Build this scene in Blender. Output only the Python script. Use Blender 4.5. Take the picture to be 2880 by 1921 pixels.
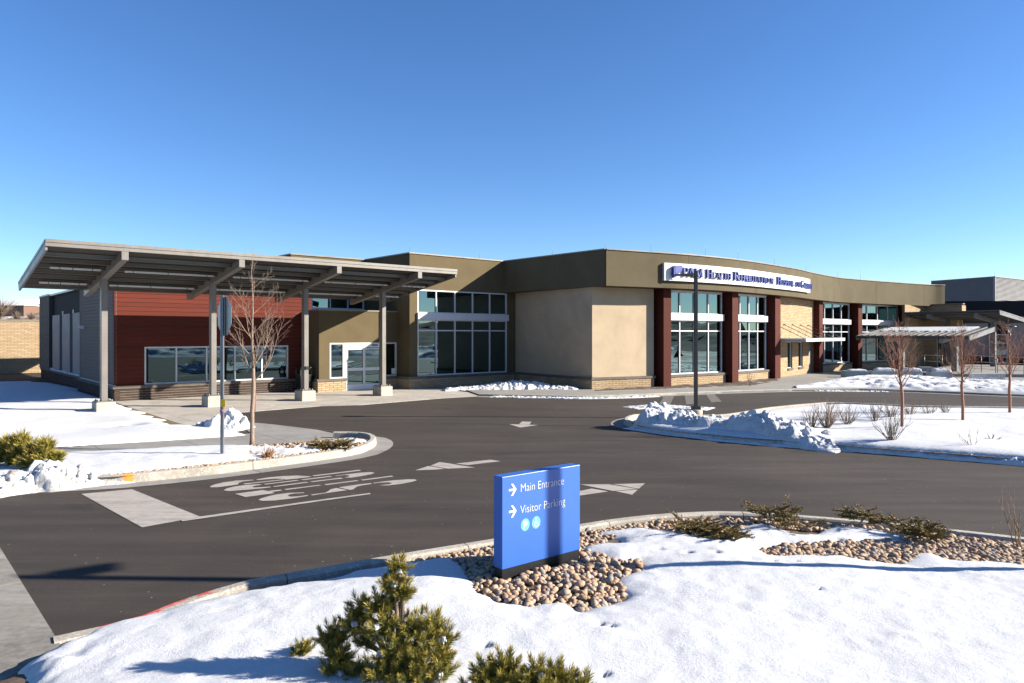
import bpy, math, random
import numpy as np
from mathutils import Vector, Matrix
R = math.radians
for o in list(bpy.data.objects):
    bpy.data.objects.remove(o, do_unlink=True)
scene = bpy.context.scene
COL = scene.collection

# ------------------------------------------------------------------ camera
CAM_H = 2.7                       # lens height above the asphalt, metres
FPX, UC, VH = 1990.0, 1440.0, 940.0   # focal length / centre column / horizon row of the 2880 px photograph
cam_d = bpy.data.cameras.new('camera')
cam = bpy.data.objects.new('camera', cam_d)
COL.objects.link(cam)
cam.location = (0, 0, CAM_H)
cam.rotation_euler = (R(90), 0, 0)
cam_d.sensor_width = 36.0
cam_d.lens = 36.0 * FPX / 2880.0
cam_d.shift_y = -(960.5 - VH) / 2880.0
cam_d.clip_start = 0.1
cam_d.clip_end = 3000
scene.camera = cam
scene.render.resolution_x = 1024
scene.render.resolution_y = 683

# ------------------------------------------------------------------ sky and sun
SUN_EL, SUN_AZ = 23.2, 92.0        # azimuth clockwise from the view direction
w = bpy.data.worlds.new('World')
scene.world = w
w.use_nodes = True
wn = w.node_tree
sky = wn.nodes.new('ShaderNodeTexSky')
sky.sky_type = 'NISHITA'
sky.sun_disc = False
sky.sun_elevation = R(SUN_EL)
sky.sun_rotation = R(SUN_AZ)
sky.altitude = 1500
sky.air_density = 1.0
sky.dust_density = 0.3
sky.ozone_density = 4.0
bg = wn.nodes['Background']
bg.inputs['Strength'].default_value = 0.068
hs = wn.nodes.new('ShaderNodeHueSaturation')
hs.inputs['Saturation'].default_value = 1.14
hs.inputs['Hue'].default_value = 0.506
wn.links.new(sky.outputs[0], hs.inputs['Color'])
wn.links.new(hs.outputs[0], bg.inputs['Color'])
sl = bpy.data.lights.new('sun', 'SUN')
sl.energy = 5.0
sl.angle = R(0.5)
sl.color = (1.0, 0.92, 0.80)
sun = bpy.data.objects.new('sun', sl)
COL.objects.link(sun)
_az, _el = R(SUN_AZ), R(SUN_EL)
SUNV = Vector((math.sin(_az) * math.cos(_el), math.cos(_az) * math.cos(_el), math.sin(_el)))
sun.rotation_euler = (-SUNV).to_track_quat('-Z', 'Y').to_euler()
sun.location = (30, -20, 30)
scene.view_settings.view_transform = 'Standard'
scene.view_settings.look = 'None'
scene.view_settings.gamma = 1.0
scene.view_settings.use_curve_mapping = False
scene.view_settings.exposure = 1.56

# ------------------------------------------------------------------ helpers
def G(u, v, z=0.0):
    """ground point (x, y) seen at photograph position u, v on the level z"""
    D = (CAM_H - z) * FPX / (v - VH)
    return ((u - UC) / FPX * D, D)
def GP(pts, z=0.0):
    return [G(u, v, z) for u, v in pts]
UD = np.array([2280.0, 1990.0]); UD /= np.linalg.norm(UD)
VD = np.array([-UD[1], UD[0]])
ORG = np.array(G(321, 1130))
BANG = math.atan2(UD[1], UD[0])
def LOC(p):
    d = np.asarray(p) - ORG
    return (float(d @ UD), float(d @ VD))
def WOR(s, t):
    p = ORG + s * UD + t * VD
    return (float(p[0]), float(p[1]))
def tag(o, label=None, cat=None, group=None, kind=None):
    if label: o['label'] = label
    if cat: o['category'] = cat
    if group: o['group'] = group
    if kind: o['kind'] = kind
    return o
def empty(name, loc=(0, 0, 0), rz=0.0, parent=None):
    o = bpy.data.objects.new(name, None)
    COL.objects.link(o)
    o.location = loc
    o.rotation_euler = (0, 0, rz)
    o.empty_display_size = 0.2
    o.parent = parent
    return o
def mobj(name, me, parent=None, loc=(0, 0, 0), rz=0.0):
    o = bpy.data.objects.new(name, me)
    COL.objects.link(o)
    o.location = loc
    o.rotation_euler = (0, 0, rz)
    o.parent = parent
    return o
def copy_tree(o, parent=None):
    c = o.copy(); COL.objects.link(c); c.parent = parent
    for ch in list(o.children):
        copy_tree(ch, c)
    return c

class Fr:
    """plan frame: origin (x,y), a along d, n outward (to the right of d)"""
    def __init__(s, p, q=None, ang=None):
        s.p = np.array(p[:2], float)
        if q is not None:
            d = np.array(q[:2], float) - s.p
            s.len = float(np.linalg.norm(d)); s.d = d / s.len
        else:
            s.d = np.array([math.cos(ang), math.sin(ang)]); s.len = 0
        s.n = np.array([s.d[1], -s.d[0]])
    def __call__(s, a, n, z):
        q = s.p + a * s.d + n * s.n
        return (float(q[0]), float(q[1]), float(z))
    def off(s, a, n=0):
        q = s.p + a * s.d + n * s.n
        return (float(q[0]), float(q[1]))
    @property
    def ang(s): return math.atan2(s.d[1], s.d[0])
ID = Fr((0, 0), ang=0.0)
ID.n = np.array([0.0, 1.0])        # plain x,y axes

class MB:
    def __init__(s): s.v = []; s.f = []; s.sm = []
    def face(s, pts, sm=False):
        b = len(s.v); s.v += [tuple(p) for p in pts]
        s.f.append(tuple(range(b, b + len(pts)))); s.sm.append(sm)
        return s
    def box(s, x0, x1, y0, y1, z0, z1, fr=ID):
        P = [fr(x, y, z) for z in (z0, z1) for x, y in ((x0, y0), (x1, y0), (x1, y1), (x0, y1))]
        return s.hexa(P)
    def hexa(s, P):
        b = len(s.v); s.v += [tuple(p) for p in P]
        for f in ((0, 3, 2, 1), (4, 5, 6, 7), (0, 1, 5, 4), (1, 2, 6, 5), (2, 3, 7, 6), (3, 0, 4, 7)):
            s.f.append(tuple(b + i for i in f)); s.sm.append(False)
        return s
    def prism(s, poly, z0, z1, caps=True):
        n = len(poly); b = len(s.v)
        zz0 = z0 if hasattr(z0, '__len__') else [z0] * n
        zz1 = z1 if hasattr(z1, '__len__') else [z1] * n
        s.v += [(p[0], p[1], zz0[i]) for i, p in enumerate(poly)]
        s.v += [(p[0], p[1], zz1[i]) for i, p in enumerate(poly)]
        for i in range(n):
            j = (i + 1) % n
            s.f.append((b + i, b + j, b + n + j, b + n + i)); s.sm.append(False)
        if caps:
            s.f.append(tuple(b + n + i for i in range(n))); s.sm.append(False)
            s.f.append(tuple(b + n - 1 - i for i in range(n))); s.sm.append(False)
        return s
    def bar(s, a, c, w, h, up=(0, 0, 1)):
        """rectangular bar from a to c, w across, h along up"""
        a = Vector(a); c = Vector(c); d = (c - a).normalized()
        r = d.cross(Vector(up))
        if r.length < 1e-5: r = Vector((1, 0, 0))
        r.normalize(); u = r.cross(d).normalized()
        P = []
        for e in (a, c):
            for i, j in ((-1, -1), (1, -1), (1, 1), (-1, 1)):
                P.append(e + r * (w / 2 * i) + u * (h / 2 * j))
        return s.hexa([tuple(p) for p in P])
    def tube(s, pts, rads, seg=8, cap=True):
        pts = [Vector(p) for p in pts]
        n = len(pts)
        if not hasattr(rads, '__len__'): rads = [rads] * n
        b = len(s.v)
        ref = None
        for i in range(n):
            if i == 0: d = pts[1] - pts[0]
            elif i == n - 1: d = pts[-1] - pts[-2]
            else: d = pts[i + 1] - pts[i - 1]
            if d.length < 1e-9: d = Vector((0, 0, 1))
            d.normalize()
            if ref is None:
                ref = Vector((1, 0, 0)) if abs(d.x) < 0.8 else Vector((0, 1, 0))
            x = (ref - d * ref.dot(d))
            if x.length < 1e-6: x = d.orthogonal()
            x.normalize(); ref = x; y = d.cross(x)
            for k in range(seg):
                a = 2 * math.pi * k / seg
                s.v.append(tuple(pts[i] + (x * math.cos(a) + y * math.sin(a)) * rads[i]))
        for i in range(n - 1):
            for k in range(seg):
                k2 = (k + 1) % seg
                s.f.append((b + i * seg + k, b + i * seg + k2, b + (i + 1) * seg + k2, b + (i + 1) * seg + k)); s.sm.append(True)
        if cap:
            s.f.append(tuple(b + seg - 1 - k for k in range(seg))); s.sm.append(False)
            s.f.append(tuple(b + (n - 1) * seg + k for k in range(seg))); s.sm.append(False)
        return s
    def lathe(s, prof, seg=20, c=(0, 0)):
        b = len(s.v); n = len(prof)
        for r, z in prof:
            for k in range(seg):
                a = 2 * math.pi * k / seg
                s.v.append((c[0] + r * math.cos(a), c[1] + r * math.sin(a), z))
        for i in range(n - 1):
            for k in range(seg):
                k2 = (k + 1) % seg
                s.f.append((b + i * seg + k, b + i * seg + k2, b + (i + 1) * seg + k2, b + (i + 1) * seg + k)); s.sm.append(True)
        s.f.append(tuple(b + seg - 1 - k for k in range(seg))); s.sm.append(False)
        s.f.append(tuple(b + (n - 1) * seg + k for k in range(seg))); s.sm.append(False)
        return s
    def mesh(s, name, mat):
        me = bpy.data.meshes.new(name)
        me.from_pydata(s.v, [], s.f)
        me.polygons.foreach_set('use_smooth', s.sm)
        if mat: me.materials.append(mat)
        me.update()
        return me
    def build(s, name, mat, parent=None, loc=(0, 0, 0), rz=0.0, bevel=0.0):
        o = mobj(name, s.mesh(name, mat), parent, loc, rz)
        if bevel:
            m = o.modifiers.new('bevel', 'BEVEL'); m.width = bevel; m.segments = 2; m.limit_method = 'ANGLE'; m.angle_limit = R(40)
        return o
def npmesh(name, V, Q, mat, smooth=True):
    """big mesh straight from arrays (V n x 3, Q m x k)"""
    me = bpy.data.meshes.new(name)
    V = np.ascontiguousarray(V, dtype=np.float32); Q = np.ascontiguousarray(Q, dtype=np.int32)
    k = Q.shape[1]
    me.vertices.add(len(V)); me.vertices.foreach_set('co', V.ravel())
    me.loops.add(Q.size); me.loops.foreach_set('vertex_index', Q.ravel())
    me.polygons.add(len(Q)); me.polygons.foreach_set('loop_start', np.arange(0, Q.size, k, dtype=np.int32))
    me.polygons.foreach_set('use_smooth', np.full(len(Q), smooth))
    me.materials.append(mat)
    me.update(calc_edges=True); me.validate()
    return me

# --- numpy noise
def _h(ix, iy, seed):
    n = (ix.astype(np.int64) * 374761393 + iy.astype(np.int64) * 668265263 + seed * 974634777) & 0x7fffffff
    n = ((n ^ (n >> 13)) * 1274126177) & 0x7fffffff
    return ((n ^ (n >> 16)) & 0xffff) / 65535.0
def vnoise(x, y, seed=0):
    x = np.asarray(x, float); y = np.asarray(y, float)
    ix = np.floor(x); iy = np.floor(y); fx = x - ix; fy = y - iy
    fx = fx * fx * fx * (fx * (fx * 6 - 15) + 10); fy = fy * fy * fy * (fy * (fy * 6 - 15) + 10)
    a = _h(ix, iy, seed); b = _h(ix + 1, iy, seed); c = _h(ix, iy + 1, seed); d = _h(ix + 1, iy + 1, seed)
    return (a + (b - a) * fx + (c - a) * fy + (a - b - c + d) * fx * fy) * 2 - 1
def fbm(x, y, seed=0, oct=4, gain=0.5):
    s = 0; a = 1.0; t = 0
    for i in range(oct):
        s = s + a * vnoise(np.asarray(x) * 2 ** i + 17.3 * i, np.asarray(y) * 2 ** i - 9.1 * i, seed + i); t += a; a *= gain
    return s / t
def sdist(X, Y, poly):
    """signed distance to polygon, positive inside"""
    P = np.array(poly, float); n = len(P)
    d = np.full(X.shape, 1e9); ins = np.zeros(X.shape, bool)
    for i in range(n):
        a = P[i]; b = P[(i + 1) % n]; e = b - a; L = e @ e
        if L < 1e-12: continue
        t = np.clip(((X - a[0]) * e[0] + (Y - a[1]) * e[1]) / L, 0, 1)
        d = np.minimum(d, np.hypot(X - a[0] - t * e[0], Y - a[1] - t * e[1]))
        c = ((a[1] > Y) != (b[1] > Y)) & (X < (b[0] - a[0]) * (Y - a[1]) / (b[1] - a[1] + 1e-12) + a[0])
        ins ^= c
    return np.where(ins, d, -d)
def grid_field(name, x0, x1, y0, y1, step, zf, keep, mat):
    xs = np.arange(x0, x1 + step, step); ys = np.arange(y0, y1 + step, step)
    X, Y = np.meshgrid(xs, ys)
    Z = zf(X, Y); K = keep(X, Y)
    nx = len(xs); idx = np.arange(X.size).reshape(X.shape)
    q = np.stack([idx[:-1, :-1], idx[:-1, 1:], idx[1:, 1:], idx[1:, :-1]], -1).reshape(-1, 4)
    kk = K[:-1, :-1] | K[:-1, 1:] | K[1:, 1:] | K[1:, :-1]
    q = q[kk.ravel()]
    used = np.unique(q); rm = np.full(X.size, -1); rm[used] = np.arange(len(used))
    V = np.stack([X.ravel(), Y.ravel(), Z.ravel()], -1)[used]
    return npmesh(name, V, rm[q], mat)
def clip_poly(poly, x0, x1, y0, y1):
    def cl(P, f, ip):
        out = []
        for i in range(len(P)):
            a = P[i]; b = P[(i + 1) % len(P)]
            if f(a):
                out.append(a)
                if not f(b): out.append(ip(a, b))
            elif f(b): out.append(ip(a, b))
        return out
    def ipx(x): return lambda a, b: (x, a[1] + (b[1] - a[1]) * (x - a[0]) / (b[0] - a[0]))
    def ipy(y): return lambda a, b: (a[0] + (b[0] - a[0]) * (y - a[1]) / (b[1] - a[1]), y)
    P = list(poly)
    for f, ip in ((lambda p: p[0] >= x0, ipx(x0)), (lambda p: p[0] <= x1, ipx(x1)), (lambda p: p[1] >= y0, ipy(y0)), (lambda p: p[1] <= y1, ipy(y1))):
        if not P: return []
        P = cl(P, f, ip)
    return P
def parea(P):
    return 0.5 * sum(P[i][0] * P[(i + 1) % len(P)][1] - P[(i + 1) % len(P)][0] * P[i][1] for i in range(len(P)))
def spline(pts, n):
    """Catmull-Rom through plan points"""
    P = [np.array(p, float) for p in pts]; P = [2 * P[0] - P[1]] + P + [2 * P[-1] - P[-2]]
    out = []
    m = len(P) - 3
    for i in range(m):
        p0, p1, p2, p3 = P[i:i + 4]
        for k in range(n):
            t = k / n
            out.append(0.5 * (2 * p1 + (p2 - p0) * t + (2 * p0 - 5 * p1 + 4 * p2 - p3) * t * t + (3 * p1 - p0 - 3 * p2 + p3) * t ** 3))
    out.append(P[-2])
    return [tuple(map(float, q)) for q in out]

# ------------------------------------------------------------------ materials
KA = 0.77
class NT:
    def __init__(s, name):
        s.m = bpy.data.materials.new(name); s.m.use_nodes = True; s.t = s.m.node_tree
        s.b = s.t.nodes['Principled BSDF']; s.out = s.t.nodes['Material Output']
        s.co = None
    def n(s, typ, **kw):
        x = s.t.nodes.new(typ)
        for k, v in kw.items(): setattr(x, k, v)
        return x
    def l(s, a, b): s.t.links.new(a, b)
    def coord(s, which='Object'):
        tc = s.n('ShaderNodeTexCoord'); return tc.outputs[which]
    def pos(s): return s.n('ShaderNodeNewGeometry').outputs['Position']
    def noise(s, vec, scale, detail=4, rough=0.55, dist=0.0):
        x = s.n('ShaderNodeTexNoise'); x.inputs['Scale'].default_value = scale; x.inputs['Detail'].default_value = detail
        x.inputs['Roughness'].default_value = rough; x.inputs['Distortion'].default_value = dist
        s.l(vec, x.inputs['Vector']); return x.outputs['Fac']
    def mapping(s, vec, scale=(1, 1, 1), rot=(0, 0, 0)):
        x = s.n('ShaderNodeMapping'); x.inputs['Scale'].default_value = scale; x.inputs['Rotation'].default_value = rot
        s.l(vec, x.inputs['Vector']); return x.outputs[0]
    def ramp(s, fac, stops):
        x = s.n('ShaderNodeValToRGB'); e = x.color_ramp.elements
        while len(e) < len(stops): e.new(0.5)
        for el, (p, c) in zip(e, stops):
            el.position = p; el.color = (*c, 1) if len(c) == 3 else c
        s.l(fac, x.inputs[0]); return x.outputs[0]
    def val(s, fac, a, b, c=0.0, d=1.0):
        x = s.n('ShaderNodeMapRange'); x.inputs[1].default_value = a; x.inputs[2].default_value = b; x.inputs[3].default_value = c; x.inputs[4].default_value = d
        s.l(fac, x.inputs[0]); return x.outputs[0]
    def mix(s, fac, a, b, typ='MIX'):
        x = s.n('ShaderNodeMix'); x.data_type = 'RGBA'; x.blend_type = typ
        if isinstance(fac, (int, float)): x.inputs[0].default_value = fac
        else: s.l(fac, x.inputs[0])
        for i, c in ((6, a), (7, b)):
            if isinstance(c, (tuple, list)): x.inputs[i].default_value = (*c, 1)
            else: s.l(c, x.inputs[i])
        return x.outputs[2]
    def math(s, op, a, b=0.0):
        x = s.n('ShaderNodeMath'); x.operation = op
        for i, c in ((0, a), (1, b)):
            if isinstance(c, (int, float)): x.inputs[i].default_value = c
            else: s.l(c, x.inputs[i])
        return x.outputs[0]
    def col(s, c):
        c = s.mix(1.0, c, (KA, KA, KA), 'MULTIPLY')      # overall albedo level of the palette
        s.l(c, s.b.inputs['Base Color'])
        return s
    def rough(s, r):
        if isinstance(r, (int, float)): s.b.inputs['Roughness'].default_value = r
        else: s.l(r, s.b.inputs['Roughness'])
        return s
    def bump(s, h, strength=0.3, dist=0.01):
        x = s.n('ShaderNodeBump'); x.inputs['Strength'].default_value = strength; x.inputs['Distance'].default_value = dist
        s.l(h, x.inputs['Height']); s.l(x.outputs[0], s.b.inputs['Normal']); return s
    def set(s, **kw):
        for k, v in kw.items(): s.b.inputs[k.replace('_', ' ')].default_value = v
        return s
ALB = 0.80
def M_plain(name, c, rough=0.6, metal=0.0, var=0.12, scale=3.0, bump=0.0, spec=0.5):
    t = NT(name); c = tuple(x * ALB for x in c)
    p = t.pos()
    nz = t.noise(p, scale, 5, 0.6)
    lo = tuple(max(0, x * (1 - var)) for x in c); hi = tuple(min(1, x * (1 + var)) for x in c)
    t.col(t.ramp(nz, [(0.3, lo), (0.7, hi)])).rough(rough).set(Metallic=metal)
    t.b.inputs['Specular IOR Level'].default_value = spec
    if bump: t.bump(t.noise(p, scale * 30, 3), bump, 0.004)
    return t.m
def M_stucco(name, c):
    c = tuple(x * ALB for x in c); t = NT(name); p = t.pos()
    a = t.noise(p, 0.7, 6, 0.65, 0.6); b = t.noise(p, 45, 3, 0.7)
    f = t.math('ADD', t.math('MULTIPLY', a, 0.75), t.math('MULTIPLY', b, 0.25))
    t.col(t.ramp(f, [(0.33, tuple(x * 0.84 for x in c)), (0.5, c), (0.68, tuple(min(1, x * 1.12) for x in c))])).rough(0.92)
    t.b.inputs['Specular IOR Level'].default_value = 0.15
    t.bump(b, 0.35, 0.006)
    return t.m
def M_brick(name, cols, var=0.2):
    cols = [tuple(x * ALB for x in c) for c in cols]; t = NT(name); p = t.pos()
    oi = t.n('ShaderNodeObjectInfo').outputs['Random']; ri = t.n('ShaderNodeNewGeometry').outputs['Random Per Island']
    f = t.math('FRACT', t.math('ADD', oi, ri))
    c = t.ramp(f, [(i / (len(cols) - 1), x) for i, x in enumerate(cols)])
    n = t.noise(p, 22, 4, 0.65)
    c2 = t.mix(t.val(n, 0.35, 0.7, 0, 1), c, t.mix(0.5, c, (0.0, 0.0, 0.0)))
    t.col(t.mix(0.3, c, c2)).rough(0.9)
    t.b.inputs['Specular IOR Level'].default_value = 0.2
    t.bump(n, 0.3, 0.004)
    return t.m
def M_metal_paint(name, c, rough=0.45, dirt=0.15, k=None):
    c = tuple(x * (k or ALB) for x in c); t = NT(name); p = t.pos()
    n = t.noise(p, 1.6, 6, 0.7); n2 = t.noise(t.mapping(p, (9, 9, 0.8)), 1.0, 3)
    f = t.math('MULTIPLY', n, n2)
    t.col(t.ramp(f, [(0.12, tuple(x * (1 - dirt) for x in c)), (0.35, c)])).rough(t.val(n, 0.3, 0.7, rough - 0.08, rough + 0.1))
    return t.m
def M_snow(name, dirt=0.0, gs=90.0):
    t = NT(name); p = t.pos()
    g = t.noise(p, gs, 3, 0.75); l = t.noise(p, gs * 0.32, 4, 0.7)
    sp = t.noise(p, gs * 2.3, 2, 0.8)
    base = t.ramp(t.math('ADD', t.math('MULTIPLY', g, 0.6), t.math('MULTIPLY', l, 0.4)), [(0.3, (0.56, 0.58, 0.60)), (0.5, (0.68, 0.69, 0.70)), (0.7, (0.80, 0.80, 0.80))])
    if dirt:
        d = t.noise(p, 2.6, 7, 0.72, 0.8); d2 = t.noise(p, 17, 4, 0.7)
        f = t.math('MULTIPLY', t.val(d, 0.44, 0.62), t.val(d2, 0.33, 0.6))
        base = t.mix(t.math('MULTIPLY', f, dirt), base, (0.24, 0.175, 0.10))
    t.col(base).rough(0.75)
    t.b.inputs['Specular IOR Level'].default_value = 0.25
    h = t.math('ADD', t.math('ADD', t.math('MULTIPLY', g, 0.5), t.math('MULTIPLY', sp, 0.25)), t.math('MULTIPLY', l, 0.9))
    t.bump(h, 0.6, 0.014)
    return t.m
def M_asphalt():
    t = NT('asphalt'); p = t.pos()
    big = t.noise(p, 0.22, 5, 0.6, 0.5); st = t.noise(t.mapping(p, (0.25, 2.2, 1), (0, 0, R(18))), 0.9, 5, 0.65); ag = t.noise(p, 130, 2, 0.8); ag2 = t.noise(p, 38, 3, 0.75)
    f = t.math('ADD', t.math('ADD', t.math('MULTIPLY', big, 0.35), t.math('MULTIPLY', st, 0.4)), t.math('MULTIPLY', ag2, 0.25))
    c = t.ramp(f, [(0.34, (0.034, 0.027, 0.0225)), (0.5, (0.054, 0.0435, 0.0355)), (0.63, (0.084, 0.067, 0.054))])
    v = t.n('ShaderNodeTexVoronoi'); v.inputs['Scale'].default_value = 9.0; t.l(p, v.inputs['Vector'])
    wv = t.n('ShaderNodeTexWhiteNoise'); t.l(v.outputs['Color'], wv.inputs['Vector'])
    dots = t.math('MULTIPLY', t.math('LESS_THAN', v.outputs['Distance'], 0.10), t.math('GREATER_THAN', wv.outputs['Value'], 0.80))
    v2 = t.n('ShaderNodeTexVoronoi'); v2.inputs['Scale'].default_value = 26.0; t.l(p, v2.inputs['Vector'])
    wv2 = t.n('ShaderNodeTexWhiteNoise'); t.l(v2.outputs['Color'], wv2.inputs['Vector'])
    dots2 = t.math('MULTIPLY', t.math('LESS_THAN', v2.outputs['Distance'], 0.13), t.math('GREATER_THAN', wv2.outputs['Value'], 0.82))
    c = t.mix(t.math('MULTIPLY', dots2, 0.45), c, (0.22, 0.19, 0.16))
    c = t.mix(t.math('MULTIPLY', dots, 0.7), c, (0.36, 0.33, 0.30))
    salt = t.math('MULTIPLY', t.val(t.noise(t.mapping(p, (0.35, 3, 1), (0, 0, R(12))), 0.8, 7, 0.75), 0.55, 0.78), t.val(ag2, 0.4, 0.75))
    c = t.mix(t.math('MULTIPLY', salt, 0.6), c, (0.19, 0.17, 0.15))
    tar = t.math('MULTIPLY', t.val(t.noise(t.mapping(p, (0.6, 1.6, 1), (0, 0, R(25))), 0.55, 6, 0.7, 0.8), 0.60, 0.68), 0.45)
    c = t.mix(tar, c, (0.022, 0.019, 0.017))
    t.col(c).rough(t.val(ag, 0.2, 0.8, 0.75, 0.97))
    t.b.inputs['Specular IOR Level'].default_value = 0.25
    t.bump(t.math('ADD', ag, ag2), 0.6, 0.006)
    return t.m
def M_concrete(name, c=(0.47, 0.43, 0.375), dark=0.6, salt=0.35):
    t = NT(name); p = t.pos()
    oi = t.n('ShaderNodeObjectInfo').outputs['Random']
    a = t.noise(p, 0.9, 6, 0.68, 0.7); b = t.noise(p, 14, 4, 0.7); g = t.noise(p, 90, 2)
    st = t.noise(t.mapping(p, (0.5, 3.0, 2.0), (0, 0, R(41))), 0.8, 6, 0.7)
    f = t.math('ADD', t.math('MULTIPLY', a, 0.6), t.math('MULTIPLY', b, 0.4))
    cc = t.ramp(f, [(0.34, tuple(x * dark for x in c)), (0.5, c), (0.68, tuple(min(1, x * 1.2) for x in c))])
    cc = t.mix(t.math('MULTIPLY', t.val(st, 0.5, 0.7), salt), cc, (0.55, 0.53, 0.50))
    cc = t.mix(t.val(oi, 0, 1, 0.0, 0.22), cc, tuple(x * 0.65 for x in c))
    t.col(cc).rough(0.88)
    t.b.inputs['Specular IOR Level'].default_value = 0.25
    t.bump(t.math('ADD', b, g), 0.3, 0.004)
    return t.m
def M_curb(name, spray=(), sc=(0.6, 0.05, 0.04)):
    t = NT(name); p = t.pos()
    b = t.noise(p, 30, 3, 0.75); a = t.noise(p, 1.3, 5, 0.6)
    c = t.ramp(a, [(0.35, (0.33, 0.30, 0.25)), (0.65, (0.44, 0.40, 0.34))])
    f = t.math('MULTIPLY', t.val(b, 0.50, 0.56), t.val(t.noise(p, 6, 3), 0.35, 0.55))
    c = t.mix(t.math('MULTIPLY', f, 0.8), c, (0.62, 0.58, 0.48))
    for x, y, r in spray:            # utility marks sprayed on the concrete
        dv = t.n('ShaderNodeVectorMath'); dv.operation = 'DISTANCE'; t.l(t.mapping(p, (1, 1, 0)), dv.inputs[0]); dv.inputs[1].default_value = (x, y, 0)
        k = t.math('ADD', dv.outputs['Value'], t.math('MULTIPLY', t.math('SUBTRACT', t.noise(p, 16, 4), 0.5), 0.22))
        c = t.mix(t.val(k, r, r * 0.55, 0, 0.9), c, sc)
    t.col(c).rough(0.9)
    t.bump(b, 0.35, 0.005)
    return t.m
def M_glass(name, tint=(0.022, 0.050, 0.055), base=0.22):
    t = NT(name)
    t.t.nodes.remove(t.b)
    fz = t.n('ShaderNodeFresnel'); fz.inputs['IOR'].default_value = 1.65
    f = t.val(fz.outputs[0], 0.06, 1.0, base, 1.0)
    gl = t.n('ShaderNodeBsdfGlossy'); gl.inputs['Roughness'].default_value = 0.0; gl.inputs['Color'].default_value = (0.50, 0.74, 0.80, 1)
    nz = t.noise(t.pos(), 0.9, 1, 0.4)
    bm = t.n('ShaderNodeBump'); bm.inputs['Strength'].default_value = 0.06; bm.inputs['Distance'].default_value = 0.02
    t.l(nz, bm.inputs['Height']); t.l(bm.outputs[0], gl.inputs['Normal'])
    tr = t.n('ShaderNodeBsdfTransparent'); tr.inputs['Color'].default_value = (*tint, 1)
    mx = t.n('ShaderNodeMixShader')
    t.l(f, mx.inputs[0]); t.l(tr.outputs[0], mx.inputs[1]); t.l(gl.outputs[0], mx.inputs[2])
    t.l(mx.outputs[0], t.out.inputs['Surface'])
    return t.m
def M_boards(name, c, pitch=0.178, var=0.18, rough=0.75):
    c = tuple(x * ALB for x in c)
    """timber-look metal cladding: grain along the board, a shade per board"""
    t = NT(name); p = t.coord('Object')
    oi = t.n('ShaderNodeObjectInfo').outputs['Random']
    g = t.noise(t.mapping(p, (1.2, 1.2, 34)), 1.0, 5, 0.65); b = t.noise(t.mapping(t.pos(), (1, 1, 6)), 0.8, 4)
    f = t.math('ADD', t.math('MULTIPLY', g, 0.5), t.math('ADD', t.math('MULTIPLY', b, 0.3), t.math('MULTIPLY', oi, 0.2)))
    t.col(t.ramp(f, [(0.3, tuple(x * (1 - var) for x in c)), (0.5, c), (0.7, tuple(x * (1 + var) for x in c))])).rough(rough)
    t.b.inputs['Specular IOR Level'].default_value = 0.12
    return t.m
MAT = {}
MAT['asphalt'] = M_asphalt()
MAT['concrete'] = M_concrete('concrete')
MAT['walk'] = M_concrete('sidewalk_concrete', (0.30, 0.285, 0.26), 0.7, 0.25)
MAT['plinth'] = M_concrete('plinth_concrete', (0.50, 0.45, 0.37), 0.75, 0.15)
MAT['curb'] = M_curb('curb_concrete')
MAT['curb_red'] = M_curb('curb_red_marks', [(*G(u, v, 0.08), r) for u, v, r in ((305, 1738, 0.11), (345, 1728, 0.13), (385, 1718, 0.13), (425, 1704, 0.13), (478, 1684, 0.15), (505, 1676, 0.13), (575, 1660, 0.15))])
MAT['curb_orange'] = M_curb('curb_orange_mark', [(*G(362, 1358.5, 0.0), 0.12)], (0.85, 0.30, 0.02))
MAT['snow'] = M_snow('snow')
MAT['snow_far'] = M_snow('snow_coarse', 0.0, 30)
MAT['snow_dirty'] = M_snow('snow_dirty', 0.85, 40)
MAT['snow_bank'] = M_snow('snow_bank', 0.45, 40)
MAT['olive'] = M_stucco('olive_stucco', (0.165, 0.127, 0.070))
MAT['tan'] = M_stucco('tan_stucco', (0.62, 0.49, 0.335))
MAT['fascia_olive'] = M_stucco('fascia_stucco', (0.150, 0.124, 0.076))
MAT['brick_tan'] = M_brick('tan_brick', [(0.48, 0.345, 0.20), (0.58, 0.43, 0.26), (0.52, 0.37, 0.21), (0.63, 0.48, 0.31), (0.54, 0.39, 0.23)])
MAT['brick_dark'] = M_brick('dark_brick', [(0.070, 0.048, 0.038), (0.095, 0.066, 0.052), (0.062, 0.044, 0.036), (0.11, 0.075, 0.058)])
MAT['brick_grey'] = M_brick('grey_brown_brick', [(0.30, 0.235, 0.18), (0.36, 0.285, 0.22), (0.28, 0.22, 0.17)])
MAT['mortar_tan'] = M_plain('tan_mortar', (0.26, 0.19, 0.115), 0.95, var=0.15)
MAT['mortar_light'] = M_plain('light_mortar', (0.42, 0.34, 0.27), 0.95, var=0.15)
MAT['mortar_dark'] = M_plain('dark_mortar', (0.12, 0.10, 0.085), 0.95)
MAT['cap'] = M_concrete('cap_stone', (0.15, 0.125, 0.105), 0.75, 0.1)
MAT['red_board'] = M_boards('red_cladding', (0.145, 0.031, 0.0185))
MAT['col_board'] = M_boards('brown_red_cladding', (0.105, 0.026, 0.017))
MAT['grey_board'] = M_boards('grey_siding', (0.27, 0.215, 0.175), var=0.06)
MAT['dark_panel'] = M_plain('charcoal_panel', (0.022, 0.023, 0.027), 0.75, var=0.1, spec=0.12)
MAT['grey_panel'] = M_metal_paint('light_grey_panel', (0.34, 0.31, 0.29), 0.6)
MAT['canopy'] = M_metal_paint('canopy_paint', (0.265, 0.24, 0.21), 0.42)
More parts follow.
